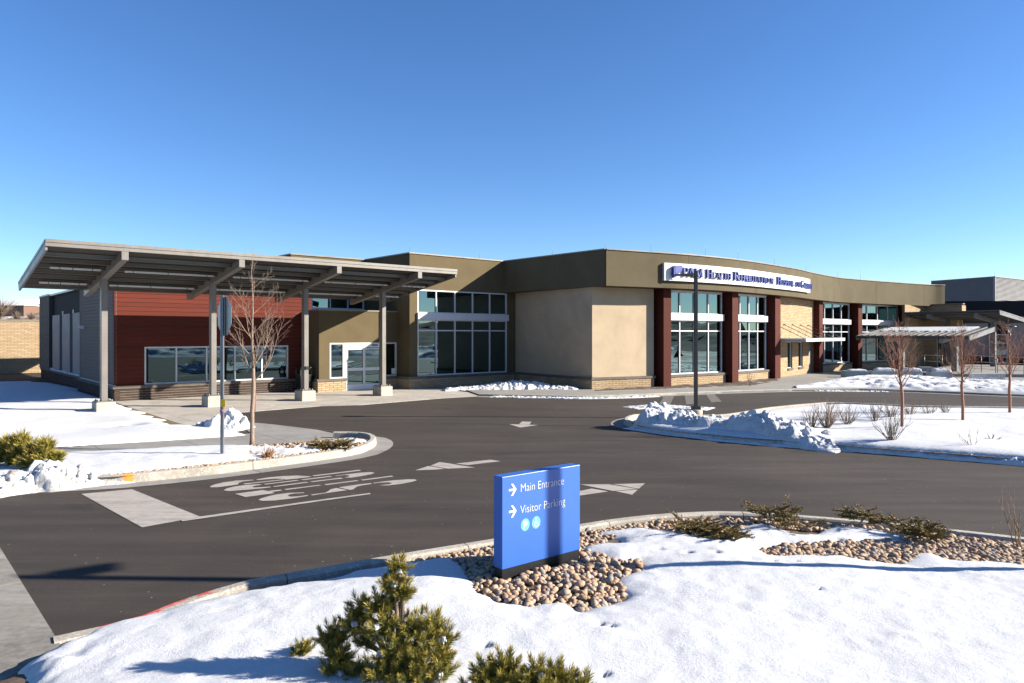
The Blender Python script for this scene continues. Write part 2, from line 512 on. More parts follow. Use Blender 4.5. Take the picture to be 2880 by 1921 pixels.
MAT['canopy_deck'] = M_plain('canopy_deck', (0.085, 0.075, 0.065), 0.7, spec=0.2)
MAT['canopy_grey'] = M_metal_paint('terrace_canopy_paint', (0.20, 0.205, 0.21), 0.45)
MAT['coping'] = M_metal_paint('coping_metal', (0.30, 0.26, 0.20), 0.4)
MAT['coping_light'] = M_metal_paint('light_coping', (0.45, 0.47, 0.48), 0.35)
MAT['alu'] = M_metal_paint('clear_aluminium', (0.66, 0.66, 0.67), 0.4, 0.06, 1.0)
MAT['white'] = M_metal_paint('white_paint', (0.80, 0.80, 0.79), 0.45, 0.05, 1.0)
MAT['galv'] = M_plain('galvanised_steel', (0.40, 0.43, 0.45), 0.42, 0.75, 0.12, 14)
MAT['dark_steel'] = M_metal_paint('dark_bronze_paint', (0.035, 0.035, 0.036), 0.4)
MAT['black'] = M_plain('black_plastic', (0.012, 0.012, 0.013), 0.4)
MAT['glass'] = M_glass('window_glass')
MAT['soffit'] = M_boards('soffit_wood', (0.115, 0.055, 0.038))
MAT['interior'] = M_plain('interior_wall', (0.16, 0.25, 0.23), 0.9)
MAT['interior_dark'] = M_plain('interior_floor', (0.06, 0.055, 0.05), 0.8)
MAT['louver'] = M_metal_paint('louver_grey', (0.27, 0.275, 0.29), 0.5)
MAT['mulch'] = M_plain('mulch', (0.085, 0.045, 0.024), 0.95, var=0.6, scale=25, bump=0.8)
MAT['soil'] = M_plain('soil', (0.16, 0.105, 0.065), 0.95, var=0.5, scale=18, bump=0.7)
MAT['dry_grass'] = M_plain('dry_grass', (0.20, 0.135, 0.06), 0.95, var=0.4, scale=30)
def M_mark():
    t = NT('road_paint'); p = t.pos()
    a = t.noise(p, 5, 6, 0.7); b = t.noise(p, 60, 3, 0.8)
    st = t.noise(t.mapping(p, (0.4, 5, 1), (0, 0, R(14))), 1.2, 6, 0.75)
    c = t.ramp(a, [(0.3, (0.34, 0.305, 0.265)), (0.7, (0.48, 0.44, 0.39))])
    wear = t.math('MAXIMUM', t.math('MULTIPLY', t.val(st, 0.46, 0.66), t.val(b, 0.35, 0.65)), t.math('MULTIPLY', t.val(a, 0.55, 0.75), 0.5))
    t.col(t.mix(t.math('MULTIPLY', wear, 0.85), c, (0.10, 0.085, 0.075))).rough(0.85)
    t.bump(b, 0.3, 0.003)
    return t.m
MAT['mark'] = M_mark()
MAT['mark_faded'] = M_plain('faded_road_paint', (0.16, 0.145, 0.13), 0.9, var=0.35, scale=6)
# ================================================================== the setting
def sheet(name, poly, z, mat, kind='structure', parent=None):
    mb = MB(); P = list(poly)
    if parea(P) < 0: P.reverse()
    mb.face([(x, y, z) for x, y in P])
    o = mb.build(name, mat, parent)
    if kind: o['kind'] = kind
    return o
def M_ground():
    t = NT('winter_ground'); p = t.pos()
    a = t.noise(p, 0.05, 6, 0.7, 0.4); b = t.noise(p, 0.9, 5, 0.7)
    f = t.math('ADD', t.math('MULTIPLY', a, 0.6), t.math('MULTIPLY', b, 0.4))
    t.col(t.ramp(f, [(0.44, (0.17, 0.12, 0.075)), (0.5, (0.34, 0.29, 0.23)), (0.54, (0.82, 0.83, 0.85))])).rough(0.9)
    return t.m
MAT['ground'] = M_ground()
g = MB(); gs = 900
g.face([(-gs, -gs, -0.06), (gs, -gs, -0.06), (gs, gs, -0.06), (-gs, gs, -0.06)])
tag(g.build('ground', MAT['ground']), kind='structure')
sheet('road', [(-70, -26), (33, -26), (42, 34), (70, 60), (-70, 60)], 0.0, MAT['asphalt'])

# --- hills: one behind the hospital on the far left, one behind the viewer
def M_hill(nm='brushy_hill', snowline=((0.36, (0.07, 0.05, 0.035)), (0.48, (0.16, 0.11, 0.075)), (0.535, (0.26, 0.19, 0.13)), (0.57, (0.80, 0.81, 0.83)))):
    t = NT(nm); p = t.pos()
    a = t.noise(t.mapping(p, (1, 1, 3.0)), 0.06, 8, 0.75, 0.5); b = t.noise(p, 0.6, 6, 0.8)
    f = t.math('ADD', t.math('MULTIPLY', a, 0.6), t.math('MULTIPLY', b, 0.4))
    t.col(t.ramp(f, snowline)).rough(0.95)
    return t.m
MAT['hill'] = M_hill(); MAT['hill_wood'] = M_hill('wooded_hill', ((0.36, (0.018, 0.016, 0.012)), (0.50, (0.04, 0.032, 0.022)), (0.60, (0.07, 0.055, 0.04)), (0.66, (0.55, 0.56, 0.58))))
def hill_far():
    def zf(X, Y):
        return 12.0 * np.clip((Y - 205) / 55, 0, 1) ** 0.8 * np.exp(-((X + 185) / 130) ** 4) + 0.9 * fbm(X / 14, Y / 14, 5) - 0.8
    me = grid_field('hill', -330, -20, 190, 330, 3.0, zf, lambda X, Y: X > -999, MAT['hill'])
    tag(mobj('hill', me), kind='structure')
hill_far()
def hill_back():
    def zf(X, Y):
        d = np.hypot(X - 10, Y - 10)
        return 6.0 * np.clip((d - 78) / 30, 0, 1) * (0.8 + 0.4 * fbm(X / 30, Y / 30, 8)) + 2.2 * np.abs(fbm(X / 3.5, Y / 3.5, 9, 4)) * np.clip((d - 80) / 15, 0, 1) - 0.6
    me = grid_field('hill', -120, 150, -140, 62, 1.6, zf, lambda X, Y: (np.hypot(X - 10, Y - 10) > 76) & (np.hypot(X - 10, Y - 10) < 128) & ((X > 60) | (Y < -30)), MAT['hill_wood'])
    tag(mobj('hill', me), kind='structure')
hill_back()

# --- lawn under snow, left of the canopy
LAWN = GP([(-1500, 1185), (-900, 1250), (-300, 1278), (152, 1254), (400, 1240), (527, 1232), (640, 1226), (700, 1220), (640, 1205), (560, 1196), (500, 1186), (455, 1170), (404, 1154), (360, 1143), (330, 1133)], 0.05)
LAWN += [WOR(0.0, -0.1), WOR(-0.05, 7.3), WOR(0.35, 7.35), WOR(0.35, 27.8), WOR(-45, 27.8), WOR(-60, 0)]
def lawn_z(X, Y):
    d = sdist(X, Y, LAWN)
    th = 0.16 * (1 - np.exp(-np.clip(d, -1, 99) / 0.30)) + 0.03 * fbm(X / 1.5, Y / 1.5, 3) * np.clip(d, 0, 1) + 0.10 * fbm(X / 6, Y / 6, 4) * np.clip(d / 2, 0, 1)
    near = np.exp(-((X + 13) / 2.5) ** 2 - ((Y - 26) / 1.2) ** 2)
    th = th + 0.05 * near * fbm(X * 3.5, Y * 3.5, 6, 4)
    tl = (X - ORG[0]) * VD[0] + (Y - ORG[1]) * VD[1]
    ditch = -0.30 * np.clip((tl - 6) / 20, 0, 1)
    # thin spots where the turf shows
    ts = [((-11.5, 24.0), 0.5, 0.14)]
    for (cx, cy) in [G(470, 1184, 0.05), G(440, 1173, 0.05), G(418, 1164, 0.05), G(350, 1167, 0.05), G(378, 1152, 0.05), G(500, 1192, 0.05), G(600, 1232, 0.05)]:
        th = th - 0.20 * np.exp(-((X - cx) / 0.36) ** 2 - ((Y - cy) / 0.42) ** 2) * (0.8 + 0.5 * fbm(X * 4, Y * 4, 19, 3))
    cx, cy = G(352, 1193, 0.1)
    th = th - 0.30 * np.exp(-((X - cx) / 0.40) ** 2 - ((Y - cy) / 0.30) ** 2)
    # ploughed ridge along the walk
    a = np.array(G(180, 1250, 0.1)); b = np.array(G(640, 1222, 0.1)); e = b - a
    tt = np.clip(((X - a[0]) * e[0] + (Y - a[1]) * e[1]) / (e @ e), 0, 1)
    dd = np.hypot(X - a[0] - tt * e[0], Y - a[1] - tt * e[1])
    th = th + (0.13 + 0.05 * fbm(X * 2, Y * 2, 14)) * np.exp(-(dd / 0.32) ** 2) * np.clip((d + 0.05) / 0.25, 0, 1)
    return 0.01 + np.where(d < 0.0, -0.06 + d * 2.0, th + ditch - 0.02)
sheet('turf', LAWN[:16], 0.012, MAT['dry_grass'])
me = grid_field('snow_lawn', -36, 1.0, 15.5, 50, 0.12, lawn_z, lambda X, Y: sdist(X, Y, LAWN) > -0.1, MAT['snow_far'])
tag(mobj('snow_lawn', me), kind='structure')
# finer strip close to the viewer
# --- canopy plaza and walks, slab by slab
def slabs(name, poly, z, mat, sx, sy, ox=0.0, oy=0.0, gap=0.012):
    root = empty(name, (ORG[0], ORG[1], 0), BANG); root['kind'] = 'structure'
    P = [LOC(p) for p in poly]
    if parea(P) < 0: P.reverse()
    xs = [p[0] for p in P]; ys = [p[1] for p in P]
    i0 = math.floor((min(xs) - ox) / sx); i1 = math.ceil((max(xs) - ox) / sx)
    j0 = math.floor((min(ys) - oy) / sy); j1 = math.ceil((max(ys) - oy) / sy)
    for i in range(i0, i1):
        for j in range(j0, j1):
            c = clip_poly(P, ox + i * sx + gap / 2, ox + (i + 1) * sx - gap / 2, oy + j * sy + gap / 2, oy + (j + 1) * sy - gap / 2)
            if len(c) > 2 and abs(parea(c)) > 0.02:
                mb = MB(); mb.prism(c, 0.002, z)
                mb.build('concrete_slab', mat, root)
    mb = MB(); mb.face([(x, y, 0.004) for x, y in P]); mb.build('joint_bed', MAT['mortar_dark'], root)
    return root
PLAZA = GP([(330, 1135), (404, 1160), (500, 1191), (560, 1203), (640, 1212), (664, 1190), (661, 1162), (900, 1143), (1009, 1140), (1240, 1121), (1352, 1114.5), (1362, 1110)]) + [WOR(15.5, -4.6), WOR(12.5, -2.6), WOR(12.2, -2.3), WOR(12.2, -1.2), WOR(8.2, -1.2), WOR(8.2, 0.05), WOR(0.0, 0.05)]
slabs('plaza', PLAZA, 0.016, MAT['concrete'], 1.8, 2.2, 0.3, -0.2)
WALK = GP([(-1500, 1262), (-600, 1292), (152, 1262), (527, 1238), (640, 1229), (705, 1220), (668, 1186), (760, 1194), (892, 1210), (958, 1225), (900, 1252), (700, 1278), (446, 1290), (-600, 1330), (-1500, 1300)])
slabs('sidewalk', WALK, 0.016, MAT['walk'], 1.9, 60, 0.8, -31)

# --- curbs
def curb_line(name, pts, z0, z1, wd, seclen=3.0, gutter=0.0, mat='curb', zprof=None, flip=1):
    """pts: road-side line; the curb body lies to the left of the walking direction (flip -1: right)"""
    root = empty(name); root['kind'] = 'structure'
    P = [np.array(p, float) for p in spline(pts, 8)]
    L = [0.0]
    for a, b in zip(P, P[1:]): L.append(L[-1] + float(np.linalg.norm(b - a)))
    T = L[-1]; ns = max(1, round(T / seclen))
    def at(l):
        l = min(max(l, 0), T - 1e-6); i = max(j for j in range(len(L) - 1) if L[j] <= l)
        f = (l - L[i]) / max(1e-9, L[i + 1] - L[i]); p = P[i] * (1 - f) + P[i + 1] * f
        ia = max(0, i - 1); ib = min(len(P) - 1, i + 2)
        d = P[ib] - P[ia]; d /= np.linalg.norm(d)
        return p, np.array([-d[1], d[0]]) * flip
    for k in range(ns):
        l0 = T * k / ns + 0.006; l1 = T * (k + 1) / ns - 0.006; m = max(3, int((l1 - l0) / 0.35))
        mb = MB(); rows = []
        for i in range(m + 1):
            l = l0 + (l1 - l0) * i / m
            p, nn = at(l)
            h = z1 if zprof is None else z0 + (z1 - z0) * zprof(l / T)
            r = min(0.025, max(0.003, (h - z0) * 0.3))
            prof = [(-0.012, z0), (0.012 - 0.012, h - r), (r * 0.3, h - r * 0.3), (r, h), (wd - r, h), (wd, h - r), (wd, z0)]
            rows.append([(p[0] + nn[0] * o, p[1] + nn[1] * o, z) for o, z in prof])
        b = len(mb.v); c = len(rows[0])
        for rw in rows: mb.v += rw
        for i in range(m):
            for j in range(c - 1):
                q = (b + i * c + j, b + (i + 1) * c + j, b + (i + 1) * c + j + 1, b + i * c + j + 1)
                mb.f.append(q if flip < 0 else q[::-1]); mb.sm.append(False)
        mb.f.append(tuple(b + j for j in range(c))); mb.sm.append(False)
        mb.f.append(tuple(b + m * c + c - 1 - j for j in range(c))); mb.sm.append(False)
        mb.build('curb_section', MAT[mat], root)
        if gutter:
            gm = MB()
            for i in range(m):
                qa, na = at(l0 + (l1 - l0) * i / m); qb, nb = at(l0 + (l1 - l0) * (i + 1) / m)
                gm.face([(*(qa + na * 0.02), 0.010), (*(qb + nb * 0.02), 0.010), (*(qb - nb * gutter), 0.006), (*(qa - na * gutter), 0.006)])
            gm.build('gutter_slab', MAT['walk'], root)
    return root
# left island (stop sign): front curb with its gutter, round the nose
ISL_F = [(-1200, 1500), (-500, 1420), (60, 1376), (330, 1362), (560, 1340), (662, 1328), (830, 1306), (986, 1283), (1030, 1270), (1056, 1254), (1053, 1241), (1030, 1233.5), (985, 1231), (940, 1231)]
ISLAND_L = GP(ISL_F, 0.0)
curb_line('curb', ISLAND_L, 0.0, 0.165, 0.15, 3.1, gutter=0.42, mat='curb_orange')
# right island
ISL_R = [(3500, 1372), (2880, 1303), (2600, 1281), (2408, 1264), (2084, 1240), (1900, 1222), (1800, 1207), (1765, 1199), (1755, 1190), (1790, 1178), (1900, 1178), (2029, 1179), (2160, 1158), (2282, 1146), (2353, 1143), (2578, 1152), (2880, 1157), (3500, 1168)]
ISLAND_R = GP(ISL_R, 0.0)
curb_line('curb', ISLAND_R, 0.0, 0.16, 0.15, 3.0, gutter=0.40, flip=-1)
# walk along the facade
FAC = [(1352, 1114.5), (1500, 1117.5), (1660, 1119), (1820, 1114), (2020, 1106), (2224, 1100.4), (2420, 1098.7), (2612, 1105), (2880, 1116), (3300, 1133)]
FACADE_CURB = GP(FAC, 0.0)
curb_line('curb', FACADE_CURB, 0.0, 0.10, 0.16, 3.0, gutter=0.45)
FW = list(FACADE_CURB) + [(60, 62), WOR(56, -8.0), WOR(42, -8.2), WOR(36, -9.0), WOR(32, -9.9), WOR(27, -9.9), WOR(22.3, -9.3), WOR(18.8, -8.4), WOR(19.2, -2.4), WOR(12.4, -2.4), WOR(14.2, -4.2)]
slabs('sidewalk', FW, 0.062, MAT['walk'], 1.9, 70, 0.2, -80)
# foreground island
FG = [(147, 1768), (290, 1738), (424, 1703), (513, 1671), (670, 1637), (759, 1625), (900, 1601), (1114, 1564), (1386, 1520), (1632, 1478), (1756, 1460), (1865, 1449), (1960, 1444), (2029, 1442), (2130, 1445), (2249, 1453), (2440, 1469), (2628, 1488), (2880, 1516), (3300, 1568), (3900, 1650)]
FGC = GP(FG, 0.10)
curb_line('curb', FGC, 0.0, 0.13, 0.16, 2.2, flip=-1, mat='curb_red', zprof=lambda f: 0.25 + 0.75 * min(1, max(0, (f - 0.06) / 0.07)))
# concrete valley pan in the bottom left corner
PAN = GP([(-260, 1120), (0, 1544), (152, 1790), (260, 1960), (420, 2300), (-700, 2300), (-2600, 1300)])
MAT['pan'] = M_concrete('pan_concrete', (0.27, 0.25, 0.215), 0.55, 0.55)
slabs('valley_pan', PAN, 0.02, MAT['pan'], 2.4, 2.6, 0.4, 0.9)
# unseen snow berms added east of the drive to break up the window reflections
def berm(X, Y):
    r = np.exp(-((X - 40 - 3 * np.sin(Y / 7)) / 2.2) ** 2) * 0.9 + np.exp(-((X - 62 - 2 * np.sin(Y / 9 + 1)) / 3.0) ** 2) * 1.5
    return r * (0.55 + 0.9 * np.abs(fbm(X / 2.2, Y / 2.2, 23, 4))) + 0.25 * np.clip((X - 44) / 4, 0, 1) * np.clip((60 - X) / 4, 0, 1) * (0.6 + fbm(X / 5, Y / 5, 24)) - 0.08
me = grid_field('snow_bank', 34, 72, -24, 30, 0.45, berm, lambda X, Y: X > 0, MAT['snow_bank'])
tag(mobj('snow_bank', me), kind='structure')

# --- painted road markings
MAT['tar'] = M_plain('tar_seal', (0.03, 0.026, 0.024), 0.8)
def mark(name, px, label, z=0.006, parent=None, mat='mark'):
    P = GP(px); P = P if parea(P) > 0 else P[::-1]
    mb = MB(); mb.face([(x, y, z) for x, y in P])
    return mb.build(name, MAT[mat], parent)
def c600(pts): return [(560 + x / 3.918, 1160 + y / 3.918) for x, y in pts]
def c6(pts): return [(x / 2.24, 1140 + y / 2.24) for x, y in pts]
def c5(pts): return [(1120 + x / 3.0141, 1100 + y / 3.0141) for x, y in pts]
root = empty('stop_lettering'); root['kind'] = 'structure'
S = [[(650, 968), (690, 948), (770, 925), (860, 905), (990, 890), (1160, 885), (1150, 893), (1060, 896), (1000, 905), (975, 920), (1010, 932), (1080, 928), (1195, 915), (1205, 922), (1080, 944), (960, 960), (830, 974), (700, 978)],
     [(1228, 912), (1260, 905), (1390, 888), (1420, 872), (1450, 850), (1510, 835), (1635, 860), (1540, 873), (1400, 893), (1250, 917)],
     [(1535, 830), (1600, 818), (1750, 798), (1890, 782), (1908, 790), (1800, 806), (1740, 820), (1700, 850), (1668, 858)],
     [(1915, 780), (2000, 768), (2150, 750), (2300, 740), (2380, 741), (2400, 752), (2330, 772), (2200, 795), (2080, 808), (1980, 806), (2100, 794), (2125, 782), (2080, 774), (1990, 778), (1925, 786)],
     [(392, 900), (700, 860), (762, 870), (800, 880), (832, 893), (510, 936)],
     [(765, 868), (895, 855), (914, 864), (800, 879)],
     [(935, 848), (1320, 802), (1350, 808), (960, 858)],
     [(1378, 795), (1735, 750), (1760, 757), (1400, 804)],
     [(1780, 745), (2120, 700), (2145, 708), (1800, 754)],
     [(265, 862), (310, 838), (400, 818), (520, 802), (660, 795), (695, 800), (620, 810), (585, 822), (600, 830), (690, 826), (780, 820), (797, 827), (700, 840), (520, 856), (330, 870)],
     [(708, 792), (1075, 748), (1098, 754), (735, 798)], [(808, 818), (1180, 768), (1205, 776), (830, 824)],
     [(1118, 743), (1440, 703), (1470, 710), (1150, 749)], [(1220, 765), (1560, 722), (1590, 730), (1245, 771)],
     [(1490, 702), (1600, 688), (1760, 668), (1890, 660), (1935, 668), (1900, 684), (1780, 706), (1680, 722), (1600, 720), (1650, 708), (1655, 698), (1610, 692), (1510, 704)],
     [(118, 820), (160, 800), (260, 775), (400, 755), (590, 745), (605, 750), (480, 765), (435, 780), (430, 795), (360, 808), (200, 828), (130, 829)],
     [(480, 788), (920, 742), (930, 748), (510, 795)],
     [(625, 742), (760, 720), (920, 704), (1080, 698), (1240, 708), (1200, 718), (1080, 732), (960, 744), (900, 736), (840, 732), (650, 748)],
     [(1243, 698), (1760, 635), (1788, 644), (1270, 706)]]
for i, p in enumerate(S): mark('painted_stroke', c600(p), None, 0.006, root)
root = empty('stop_line'); root['kind'] = 'structure'
mark('painted_bar', c6([(512, 560), (830, 530), (1262, 704), (895, 771)]), None, 0.006, root)
mark('painted_bar', c6([(1266, 704), (2016, 598), (2330, 556), (2335, 563), (2016, 608), (1150, 735), (1140, 728)]), None, 0.011, root)
root = empty('lane_arrow'); root['kind'] = 'structure'
mark('painted_head', c5([(143, 674), (255, 637), (395, 661), (330, 667)]), None, 0.006, root)
mark('painted_head', c5([(272, 635), (352, 603), (650, 650), (420, 660)]), None, 0.006, root)
mark('painted_shaft', c5([(487, 617), (780, 583), (868, 597), (590, 629)]), None, 0.006, root)
root = empty('lane_arrow'); root['kind'] = 'structure'
mark('painted_head', c5([(1540, 793), (1785, 792), (2030, 833), (1820, 849)]), None, 0.006, root)
mark('painted_head', c5([(1820, 791), (2092, 784), (2040, 830)]), None, 0.006, root)
mark('painted_head', c5([(1840, 851), (2032, 838), (1982, 881)]), None, 0.006, root)
mark('painted_shaft', c5([(1300, 880), (1560, 845), (1640, 829), (1780, 853), (1545, 888), (1300, 930)]), None, 0.006, root)
root = empty('lane_arrow'); root['kind'] = 'structure'
mark('painted_head', c5([(940, 282), (1185, 289), (1035, 311)]), None, 0.006, root)
mark('painted_shaft', c5([(1050, 260), (1130, 262), (1110, 287), (1020, 285)]), None, 0.009, root)
root = empty('crossing_stripes'); root['kind'] = 'structure'
for q in ([(1866, 1116), (1896, 1114), (1884, 1140), (1852, 1142)], [(1925, 1112), (1950, 1110.5), (1962, 1136), (1930, 1138)], [(1985, 1109), (2008, 1107.5), (2030, 1130), (2000, 1132)]):
    mark('painted_stripe', q, None, 0.006, root, 'mark_faded')

sm_ = empty('pavement_seam'); sm_['kind'] = 'structure'
for q in ([(1235, 1190.5), (1500, 1194.5), (1740, 1198.5), (1740, 1199.6), (1500, 1195.6), (1235, 1191.4)], [(905, 1330), (1030, 1322), (1030, 1323.5), (905, 1331.5)]):
    mark('sealed_joint', q, None, 0.004, sm_, 'tar')
# --- curb paint marks
MAT['red_paint'] = M_plain('red_spray_paint', (0.62, 0.06, 0.045), 0.8, var=0.45, scale=14)
MAT['orange_paint'] = M_plain('orange_spray_paint', (0.85, 0.30, 0.02), 0.8, var=0.3, scale=10)
# ================================================================== the hospital (local axes: s along the front, t back, z up)
HB = empty('hospital_building', (ORG[0], ORG[1], 0), BANG)
tag(HB, 'single storey hospital with red clad wing, olive stucco and curved sign fascia', 'building')
BR = {}
def brick_mesh(mat, w):
    k = (mat, round(w, 3))
    if k not in BR:
        mb = MB(); mb.box(0, w, -0.0, 0.012, 0, 0.088)
        BR[k] = mb.mesh('brick', MAT[mat])
    return BR[k]
N_BRICK = [0]
def brick_wall(fr, a0, a1, z0, z1, mat, mortar, single=False, thick=0.2, n0=0.0, bw=0.4, bh=0.1, holes=(), name='brick_wall', parent=None, kindpart=True):
    """mortar body with its bricks proud of it; single = every brick its own object"""
    par = parent or HB
    mb = MB()
    # body around holes
    cuts = sorted(set([a0, a1] + [c for h in holes for c in h[:2]]))
    for x0, x1 in zip(cuts, cuts[1:]):
        zs = [(z0, z1)]
        for h in holes:
            if h[0] <= x0 + 1e-6 and h[1] >= x1 - 1e-6:
                zs = [(z0, h[2])] * (h[2] > z0) + [(h[3], z1)] * (h[3] < z1)
        for q0, q1 in zs: mb.box(x0, x1, n0 - thick, n0, q0, q1, fr)
    body = mb.build(name, MAT[mortar], par)
    st = MB(); J = 0.017; r = 0; z = z0 + 0.006
    while z + bh * 0.6 < z1:
        h = min(bh - J, z1 - z - 0.004)
        a = a0 - (bw / 2 if r % 2 else 0)
        while a < a1 - 0.02:
            x0 = max(a, a0) + J / 2; x1 = min(a + bw, a1) - J / 2
            a += bw
            if x1 - x0 < 0.03: continue
            segs = [(x0, x1)]
            for hh in holes:
                if z + h > hh[2] and z < hh[3]:
                    ns = []
                    for s0, s1 in segs:
                        if s1 <= hh[0] or s0 >= hh[1]: ns.append((s0, s1)); continue
                        if s0 < hh[0] - 0.02: ns.append((s0, hh[0]))
                        if s1 > hh[1] + 0.02: ns.append((hh[1], s1))
                    segs = ns
            for s0, s1 in segs:
                if single:
                    me = brick_mesh(mat, s1 - s0)
                    p = fr(s0, n0 + 0.012, z)
                    o = mobj('brick', me, body, p, fr.ang)
                    o.scale = (1, 1, h / 0.088); N_BRICK[0] += 1
                else:
                    st.box(s0, s1, n0, n0 + 0.012, z, z + h, fr)
        z += bh; r += 1
    if st.v:
        o = st.build('brick', MAT[mat], body); o['kind'] = 'stuff'
    return body
def part(name, mat, build, bevel=0.0):
    mb = MB(); build(mb)
    return mb.build(name, MAT[mat] if isinstance(mat, str) else mat, HB, bevel=bevel)
FRONT = Fr((0, 0), (1, 0))       # a = s, n = -t
def fr_u(t): return Fr((0, t), (1, t))
def cap_course(fr, a0, a1, z0=0.50, z1=0.62, n0=-0.16, n1=0.05, seg=1.6):
    k = max(1, round((a1 - a0) / seg))
    for i in range(k):
        x0 = a0 + (a1 - a0) * i / k + 0.004; x1 = a0 + (a1 - a0) * (i + 1) / k - 0.004
        mb = MB(); mb.box(x0, x1, n0, n1, z0, z1, fr); mb.build('cap_stone', MAT['cap'], HB)
def window(fr, a0, a1, z0, z1, cols, rows, n=-0.08, fw=0.065, dp=0.11, parent=None, glass='glass', name='window'):
    """aluminium frame with its mullions, transoms and one pane per opening"""
    par = parent or HB
    mb = MB()
    mb.box(a0, a1, n - dp, n, z0, z0 + fw, fr); mb.box(a0, a1, n - dp, n, z1 - fw, z1, fr)
    mb.box(a0, a0 + fw, n - dp, n, z0 + fw, z1 - fw, fr); mb.box(a1 - fw, a1, n - dp, n, z0 + fw, z1 - fw, fr)
    w = mb.build(name, MAT['alu'], par)
    cs = [a0] + list(cols) + [a1]; rs = [z0] + list(rows) + [z1]
    for c in cols:
        m = MB(); m.box(c - 0.03, c + 0.03, n - dp + 0.004, n - 0.004, z0 + fw, z1 - fw, fr); m.build('mullion', MAT['alu'], w)
    for r in rows:
        for i in range(len(cs) - 1):
            m = MB(); x0 = cs[i] + (fw if i == 0 else 0.03); x1 = cs[i + 1] - (fw if i == len(cs) - 2 else 0.03)
            m.box(x0, x1, n - dp + 0.008, n - 0.008, r - 0.03, r + 0.03, fr); m.build('transom', MAT['alu'], w)
    for i in range(len(cs) - 1):
        for j in range(len(rs) - 1):
            x0 = cs[i] + (fw if i == 0 else 0.03); x1 = cs[i + 1] - (fw if i == len(cs) - 2 else 0.03)
            y0 = rs[j] + (fw if j == 0 else 0.03); y1 = rs[j + 1] - (fw if j == len(rs) - 2 else 0.03)
            m = MB(); m.face([fr(x0, n - 0.06, y0), fr(x1, n - 0.06, y0), fr(x1, n - 0.06, y1), fr(x0, n - 0.06, y1)])
            m.build('pane', MAT[glass], w)
    return w
def lin(a, b, n): return [a + (b - a) * i / n for i in range(1, n)]

# ---------- left wing: red cladding over a dark brick base
brick_wall(FRONT, 0, 8.15, 0.0, 0.5, 'brick_dark', 'mortar_light', True)
cap_course(FRONT, -0.06, 8.15)
mb = MB(); RW = fr_u(0.08)
for x0, x1, z0, z1 in ((0.02, 1.13, 0.62, 4.95), (7.28, 8.45, 0.62, 4.95), (1.13, 7.28, 2.18, 4.95)):
    mb.box(x0, x1, -0.25, -0.02, z0, z1, RW)
clad = mb.build('clad_wall', MAT['mortar_dark'], HB)
def boards(fr, spans, z0, z1, pitch, mat, parent, n0=0.0, th=0.02):
    z = z0
    while z < z1 - 0.02:
        h = min(pitch - 0.012, z1 - z)
        for a0, a1, hz0, hz1 in spans:
            if z + h <= hz0 + 0.01 or z >= hz1 - 0.01: continue
            q0 = max(z, hz0); q1 = min(z + h, hz1)
            m = MB()
            # ship-lap board: lower edge stands proud
            P = [fr(a0, n0 - th, q0), fr(a1, n0 - th, q0), fr(a1, n0, q0), fr(a0, n0, q0), fr(a0, n0 - th, q1), fr(a1, n0 - th, q1), fr(a1, n0 - 0.012, q1), fr(a0, n0 - 0.012, q1)]
            m.hexa(P); m.build('board', MAT[mat], parent)
        z += pitch
boards(RW, [(0.02, 1.125, 0.62, 2.19), (7.285, 8.45, 0.62, 2.19), (0.02, 4.2, 2.19, 4.95), (4.206, 8.45, 2.19, 4.95)], 0.622, 4.95, 0.178, 'red_board', clad)
window(RW, 1.13, 7.28, 0.62, 2.18, [2.367, 3.6, 4.815, 6.04], [], n=-0.02)
part('wing_roof', 'coping', lambda m: (m.box(0.0, 8.45, -0.0, 7.2, 4.952, 5.0), m.box(0.35, 8.45, 7.2, 21.2, 4.952, 5.0)))
part('coping', 'coping_light', lambda m: (m.box(-0.06, 8.5, 0.0, 0.25, 5.0, 5.06), m.box(-0.06, 0.2, 0.26, 7.2, 5.0, 5.06), m.box(0.24, 0.55, 7.21, 17.3, 4.93, 5.03), m.box(0.22, 0.6, 17.31, 21.2, 4.99, 5.09)))
# side wall (faces left)
SIDE = Fr((0, 21), (0, 0))       # a runs towards the corner, n = -s
def SA(t): return 21 - t
brick_wall(SIDE, SA(7.4), 21, -0.2, 0.5, 'brick_dark', 'mortar_dark', False, n0=0.0)
cap_course(SIDE, SA(7.4), 21.05)
mb = MB(); mb.box(SA(6.84), 20.9, -0.4, -0.1, 0.62, 4.95, SIDE)
sw = mb.build('siding_wall', MAT['mortar_dark'], HB)
boards(SIDE, [(SA(6.84), 20.92, 0.62, 4.95)], 0.622, 4.95, 0.15, 'grey_board', sw, -0.075, 0.02)
part('snow_ledge', 'snow', lambda m: m.box(SA(6.9), 20.95, -0.07, 0.02, 0.622, 0.65, SIDE))
SIDE2 = Fr((0.3, 21), (0.3, 0))
brick_wall(SIDE2, SA(21), SA(7.3), -0.2, 0.5, 'brick_dark', 'mortar_dark', False)
cap_course(SIDE2, SA(21), SA(7.3))
brick_wall(SIDE2, SA(7.83), SA(6.84), 0.62, 4.9, 'brick_grey', 'mortar_dark', False, n0=0.15)
brick_wall(SIDE2, SA(21), SA(17.3), 0.62, 5.0, 'brick_grey', 'mortar_dark', False, n0=0.08, thick=0.4)
part('panel_wall', 'dark_panel', lambda m: m.box(SA(17.3), SA(7.83), -0.35, -0.12, 0.62, 4.93, SIDE2))
for a, b in ((16.55, 14.25), (13.44, 11.21), (10.4, 8.17)):
    part('pilaster', 'grey_panel', lambda m: m.box(SA(a), SA(b), -0.12, 0.03, 0.72, 3.78, SIDE2), bevel=0.01)
    part('panel_seam', 'black', lambda m: m.box(SA(b) - 0.05, SA(b) + 0.35, -0.12, -0.10, 3.8, 3.98, SIDE2))
